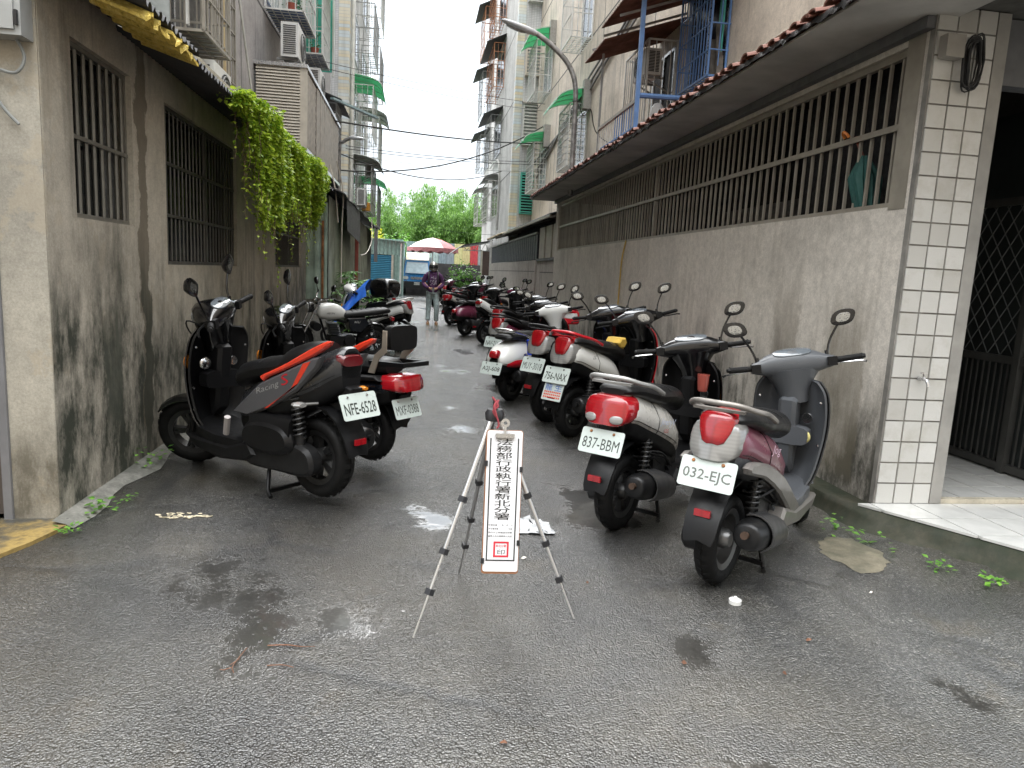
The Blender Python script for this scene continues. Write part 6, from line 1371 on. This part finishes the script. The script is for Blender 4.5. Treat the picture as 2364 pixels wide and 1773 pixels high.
# ------------------------------------------------------------------ white scooter with top box under a blue cover
wbx = scooter('white scooter with black top box and blue cloth over its front', (-.3, 13.3), 150, 'classic', K_WHT, K_WHT, K_MAT, rim=K_RIM, steer=35, railmat=K_WHT, cowl=K_WHT, mirs=(0, 0), sc=1.1)
tb_ = thing('top_box', 'glossy black top box on the white scooter rack', 'top box', (-.57, 13.46, .98), R(150), None, 1.1)
rings = [[(y, x, z) for x, y in sell(w, l, 4.2, 24)] for z, l, w in cat([(0, .15, .16), (.03, .19, .19), (.12, .21, .21), (.2, .215, .215), (.27, .19, .195), (.31, .12, .13), (.315, .05, .05)], 3)]
MB().loft(rings).build('shell', K_BLK, tb_, 50); MB().loft([[(y, x, z) for x, y in sell(.218, .218, 4.2, 24)] for z in (.155, .165)]).build('seam', K_MAT, tb_); MB().bb(-.222, -.214, -.12, .12, .19, .235).build('rear_lens', K_GRY, tb_, 0)
random.seed(3); g = []
for i in range(13):
    u = i / 12; row = []
    for j in range(13):
        v = j / 12 - .5; row.append((-.86 - .5 * u + .16 * v + .04 * math.sin(9 * v + 3 * u), 13.55 + .5 * v + .05 * math.sin(7 * u + 4 * v), 1.30 - .5 * u ** 1.2 - .75 * max(0, -v) ** 1.2 - .3 * max(0, v) + .03 * math.sin(11 * v + 5 * u)))
    g.append(row)
tag(MB().sheet(g, .006).build('cloth_cover', simple('blue_rain_cloth', (.03, .15, .62), .45, var=.2)), 'crumpled blue rain cloth thrown over the white scooter handlebar', 'cloth')
# ------------------------------------------------------------------ white tank motorcycle
def motorcycle(label, loc, hd, tank, sc=1.0, steer=0, lettering=True):
    t = thing('motorcycle', label, 'motorcycle', (loc[0], loc[1], 0), R(hd), None, sc); t.rotation_euler = (R(-6), 0, R(hd))
    Rr, wb = .29, 1.28; wheel(t, 0, Rr, Rr, .11, K_RIMB, 6); SX = TR(wb, 0, Rr) @ Matrix.Rotation(R(steer), 4, Vector((-math.sin(R(26)), 0, math.cos(R(26))))) @ TR(-wb, 0, -Rr)
    wheel(t, wb, Rr, Rr, .095, K_RIMB, 6, False, SX)
    m = MB()
    for s in (-1, 1): m.tube([(wb, s * .085, Rr), (wb - .31, s * .085, .98)], .02, 10); 
    m.bar((wb - .23, -.11, .80), (wb - .23, .11, .80), .05).bar((wb - .29, -.11, .94), (wb - .29, .11, .94), .05); o = m.build('fork', K_CHR, t); o.matrix_basis = SX
    o = MB().lathe([(0, .02), (.06, .015), (.085, -.01), (.09, -.03), (.075, -.09), (0, -.13)], 20, TR(wb - .14, 0, .86, 0, math.pi / 2)).build('headlight', K_BLK, t); o.matrix_basis = SX
    gl = MB().lathe([(0, .03), (.05, .024), (.078, .005), (.078, 0)], 20, TR(wb - .137, 0, .86, 0, math.pi / 2)).build('headlight_lens', simple('headlamp_chrome', (.75, .76, .76), .08, .5), t); gl.matrix_basis = SX
    m = MB().tube(cat([(wb - .50, -.36, 1.03), (wb - .43, -.24, 1.05), (wb - .33, -.08, 1.0), (wb - .33, .08, 1.0), (wb - .43, .24, 1.05), (wb - .50, .36, 1.03)], 4), .012, 8); o = m.build('handlebar', K_CHR, t); o.matrix_basis = SX
    for s in (-1, 1):
        o = MB().tube([(wb - .455, s * .28, 1.045), (wb - .51, s * .38, 1.027)], .018, 8).build('grip', K_GRIP, t); o.matrix_basis = SX
        mirror(t, SX, s, (wb - .43, s * .23, 1.06), (wb - .42, s * .28, 1.2), .055, .055, 'round')
    loftx([(.98, .88, .74, .05), (.93, .91, .68, .10), (.78, .93, .66, .125), (.62, .90, .67, .115), (.52, .83, .68, .08)], 2.8, 20, 4, .85).build('tank', tank, t)
    st = [(.56, .80, .70, .09), (.45, .81, .70, .12), (.25, .83, .72, .13), (.0, .86, .74, .135), (-.18, .87, .77, .12), (-.26, .85, .79, .08)]
    loftx(st, 3, 18, 4, .85).build('seat', K_SEAT, t)
    for k in range(7): x = .40 - k * .085; MB().tube([(x, -.118, .735), (x, -.09, .80 + .008 * k), (x, 0, .822 + .008 * k), (x, .09, .80 + .008 * k), (x, .118, .735)], .008, 6).build('seat_rib', K_SEAT, t)
    MB().tube([(.95, 0, .72), (.5, 0, .62), (-.25, 0, .74)], .022, 8).tube([(.93, 0, .72), (.78, 0, .30), (.35, 0, .24)], .02, 8).tube([(.3, .1, .36), (0, .1, Rr)], .022, 8).tube([(.3, -.1, .36), (0, -.1, Rr)], .022, 8).build('frame', K_MAT, t)
    MB().prof([(.5, .70), (.18, .72), (.12, .60), (.25, .46), (.42, .48)], -.125, .125, .015).build('side_cover', K_NAVY, t)
    MB().bb(.36, .76, -.10, .10, .24, .40).lathe([(0, .14), (.09, .14), (.10, .12), (.10, .06), (0, .06)], 18, TR(.44, 0, .32, -math.pi / 2)).build('crankcase', K_ENG, t)
    for k in range(7): MB().box((.66 + k * .008, 0, .43 + k * .028), (.17, .19, .012), None).build('cooling_fin', K_HEAT, t, 0)
    MB().tube(cat([(.78, -.04, .52), (.86, -.06, .42), (.75, -.12, .26), (.3, -.14, .26), (-.1, -.16, .34)], 4), .024, 8).tube([(.1, -.15, .30), (-.32, -.17, .38)], .05, 12).build('exhaust', K_HEAT, t)
    for s in (-1, 1):
        m = MB().tube([(.0, s * .12, Rr + .02), (.12, s * .12, .70)], .012, 8); helix(m, (.02, s * .12, Rr + .08), (.11, s * .12, .66), .03, 8, .006); m.build('rear_shock', K_SPR, t)
    o = MB().sheet([[(wb + .32 * math.cos(a), y, Rr + .32 * math.sin(a) - .3 * abs(y)) for y in (-.06, 0, .06)] for a in [R(40 + 12 * k) for k in range(10)]], .006).build('front_fender', K_BLK, t); o.matrix_basis = SX
    MB().sheet([[(.33 * math.cos(a), y, Rr + .34 * math.sin(a) - .3 * abs(y)) for y in (-.07, 0, .07)] for a in [R(70 + 12 * k) for k in range(10)]], .006).build('rear_fender', K_BLK, t)
    MB().box((-.33, 0, .68), (.05, .09, .06)).build('tail_light', K_RED, t, 0)
    if lettering:
        side_text(t, 'AEON', M_INK, .03, .78, .1275, .78, .13); side_text(t, 'BOLI', M_WHITE, .03, .33, .127, .64, .09)
    MB().lathe([(0, .1), (.065, .1), (.07, .09), (.07, -.09), (.065, -.1), (0, -.1)], 14, TR(.98, .0, .55, math.pi / 2)).build('tool_roll', K_SEAT, t); return t
motorcycle('black motorcycle with white tank, ribbed seat and round headlight by the left wall', (-.72, 12.2), 205, K_WHT, 1.0, 10)
scooter('dark scooter parked beyond the umbrella plant on the left', (-.7, 17.2), 150, 'classic', K_BLK, K_BLK, K_MAT, rim=K_RIM, steer=30, sc=1.05)
# ------------------------------------------------------------------ person
def blob(parent, name, mat, chains, vox=.012, balls=()):
    m = MB()
    for pts, r_ in chains: m.tube(cat([tuple(p) for p in pts], 3) if len(pts) > 2 else pts, [x[0] for x in cat([(q,) for q in r_], 3)] if len(pts) > 2 else list(r_), 12)
    for c, rad in balls: m.loft([[(c[0] + rad[0] * math.cos(a) * math.sin(e), c[1] + rad[1] * math.sin(a) * math.sin(e), c[2] + rad[2] * math.cos(e)) for a in [2 * math.pi * k / 16 for k in range(16)]] for e in [max(.02, math.pi * j / 10) if j < 10 else math.pi - .02 for j in range(11)]])
    o = m.build(name, mat, parent, 0); md = o.modifiers.new('merge', 'REMESH'); md.mode = 'VOXEL'; md.voxel_size = vox; md.use_smooth_shade = True
    s_ = o.modifiers.new('soft', 'SMOOTH'); s_.iterations = 3; return o
pe = thing('person', 'person in silver helmet, grey mask, purple sweatshirt and pale jeans walking up the alley', 'person', (.47, 20.4, 0), R(0), None, .99)
SKIN = simple('skin', (.52, .30, .20), .5, var=.08); PURP = simple('purple_sweatshirt', (.10, .035, .11), .85, var=.2); JEAN = simple('washed_denim', (.48, .58, .58), .85, var=.25, vs=14); SAND = simple('tan_sandal', (.42, .26, .10), .6)
hands = []
for s in (-1, 1):
    w_ = Vector((s * .10, -.24, 1.03)); k_ = Vector((s * .035, -.29, 1.0)); hands.append(([w_, (w_ + k_) / 2, k_], [.024, .032, .028]))
    for f in range(4): b = k_ + Vector((0, .01, .024 - f * .017)); hands.append(([b, b + Vector((-s * .03, -.02, -.004)), b + Vector((-s * .05, .005 + .003 * f, -.012))], [.0095, .009, .008]))
    hands.append(([w_ + Vector((-s * .015, -.02, .02)), k_ + Vector((-s * .005, -.015, .045)), k_ + Vector((-s * .03, -.02, .05))], [.012, .011, .009]))
body = blob(pe, 'body', SKIN, [([(0, .02, .95), (0, .0, 1.2), (0, .01, 1.40), (0, -.01, 1.50), (0, -.035, 1.60)], [.12, .13, .11, .05, .06])] + [([(s * .08, .01, .9), (s * .115, -.01 - .05 * s, .45), (s * .118, .015, .1)], [.07, .045, .035]) for s in (-1, 1)] + [([(s * .115, .04, .05), (s * .12, -.05, .045), (s * .13, -.15, .03)], [.038, .036, .026]) for s in (-1, 1)] + [([(s * .17, .0, 1.40), (s * .25, .02, 1.18), (s * .10, -.24, 1.03)], [.05, .042, .028]) for s in (-1, 1)] + hands,
    .011, [((0, -.035, 1.615), (.075, .09, .11)), ((0, -.125, 1.605), (.012, .015, .022))])
blob(pe, 'sweatshirt', PURP, [([(0, .015, .93), (0, .0, 1.1), (0, .01, 1.28), (0, .015, 1.43)], [.155, .155, .165, .10]), ([(-.19, .01, 1.40), (0, .01, 1.44), (.19, .01, 1.40)], [.07, .09, .07])] + [([(s * .18, .01, 1.40), (s * .245, .02, 1.28), (s * .265, .02, 1.15), (s * .20, -.12, 1.07), (s * .115, -.225, 1.035)], [.078, .07, .064, .056, .042]) for s in (-1, 1)] + [([(-.08, .0, 1.46), (0, .06, 1.48), (.08, 0, 1.46), (0, -.08, 1.44), (-.08, 0, 1.46)], [.035] * 5)], .013)
blob(pe, 'jeans', JEAN, [([(0, .015, 1.0), (0, .015, .86)], [.15, .145])] + [([(s * .08, .01, .93), (s * .10, .0 - .02 * s, .7), (s * .115, -.01 - .05 * s, .45), (s * .12, .015 - .02 * s, .2), (s * .12, .015, .11)], [.105, .09, .075, .068, .07]) for s in (-1, 1)], .013)
for s in (-1, 1): MB().prism([(s * .12 + x, y) for x, y in [(.045, -.19), (.05, -.1), (.04, .0), (.042, .07), (0, .095), (-.042, .07), (-.04, 0), (-.045, -.1), (-.03, -.19), (0, -.205)]], .022).tube([(s * .12 - .045, -.04, .03), (s * .12, -.10, .075), (s * .12 + .045, -.04, .03)], .012, 6).build('sandal', SAND, pe)
hm = MB().lathe([(0, .145), (.06, .135), (.11, .09), (.132, .02), (.132, -.05), (.118, -.10)], 22, TR(0, -.02, 1.63)); hm = hm.build('helmet', simple('silver_helmet', (.42, .41, .38), .2, .6), pe)
MB().lathe([(.134, -.035), (.138, .02), (.125, .06)], 14, TR(0, -.025, 1.625), R(205), R(335)).build('visor', simple('dark_visor', (.03, .03, .03), .08), hm)
MB().loft([[(x, -.10 - d, 1.565 + z) for x, z in sell(.075 * k, .055 * k, 2.4, 14)] for d, k in ((-.02, 1), (.015, .9), (.04, .45))]).build('face_mask', simple('grey_mask', (.33, .33, .35), .8), pe)
for s in (-1, 1): MB().tube(cat([(s * .10, .12, 1.44), (s * .115, .02, 1.525), (s * .13, -.12, 1.42), (s * .13, -.165, 1.2), (s * .15, -.08, 1.05)], 4), .017, 6).build('backpack_strap', M_BLACK, pe)
MB().loft([[(x, .17 + d, 1.22 + z) for x, z in sell(.14 * k, .2 * k, 4, 16)] for d, k in ((-.04, .9), (.03, 1), (.1, .85))]).build('backpack', M_BLACK, pe)
m = MB(); random.seed(2)
for k in range(26):
    x, z = random.uniform(-.085, .085), random.uniform(1.12, 1.36); w, h = random.uniform(.012, .035), random.uniform(.01, .03); m.box((x, -.178 + .35 * x * x, z), (w, .004, h))
m.build('shirt_print', simple('faded_white_print', (.42, .38, .42), .8), pe, 0)
MB().prism(rr(.06, .12, .01), .01, TR(.0, -.335, .99, R(70))).build('phone', M_BLACK, pe)

MB().lathe([(0, .012), (.03, .012), (.036, .008), (.04, 0)], 20, TR(.925, .105, .70, 0, -math.pi / 2)).build('fuel_cap', K_CHR, nfe); MB().lathe([(0, .012), (.03, .012), (.036, .008), (.04, 0)], 20, TR(.90, -.1, .60, 0, -math.pi / 2)).build('fuel_cap', simple('brass_cap', (.62, .55, .22), .3, .5), ejc)
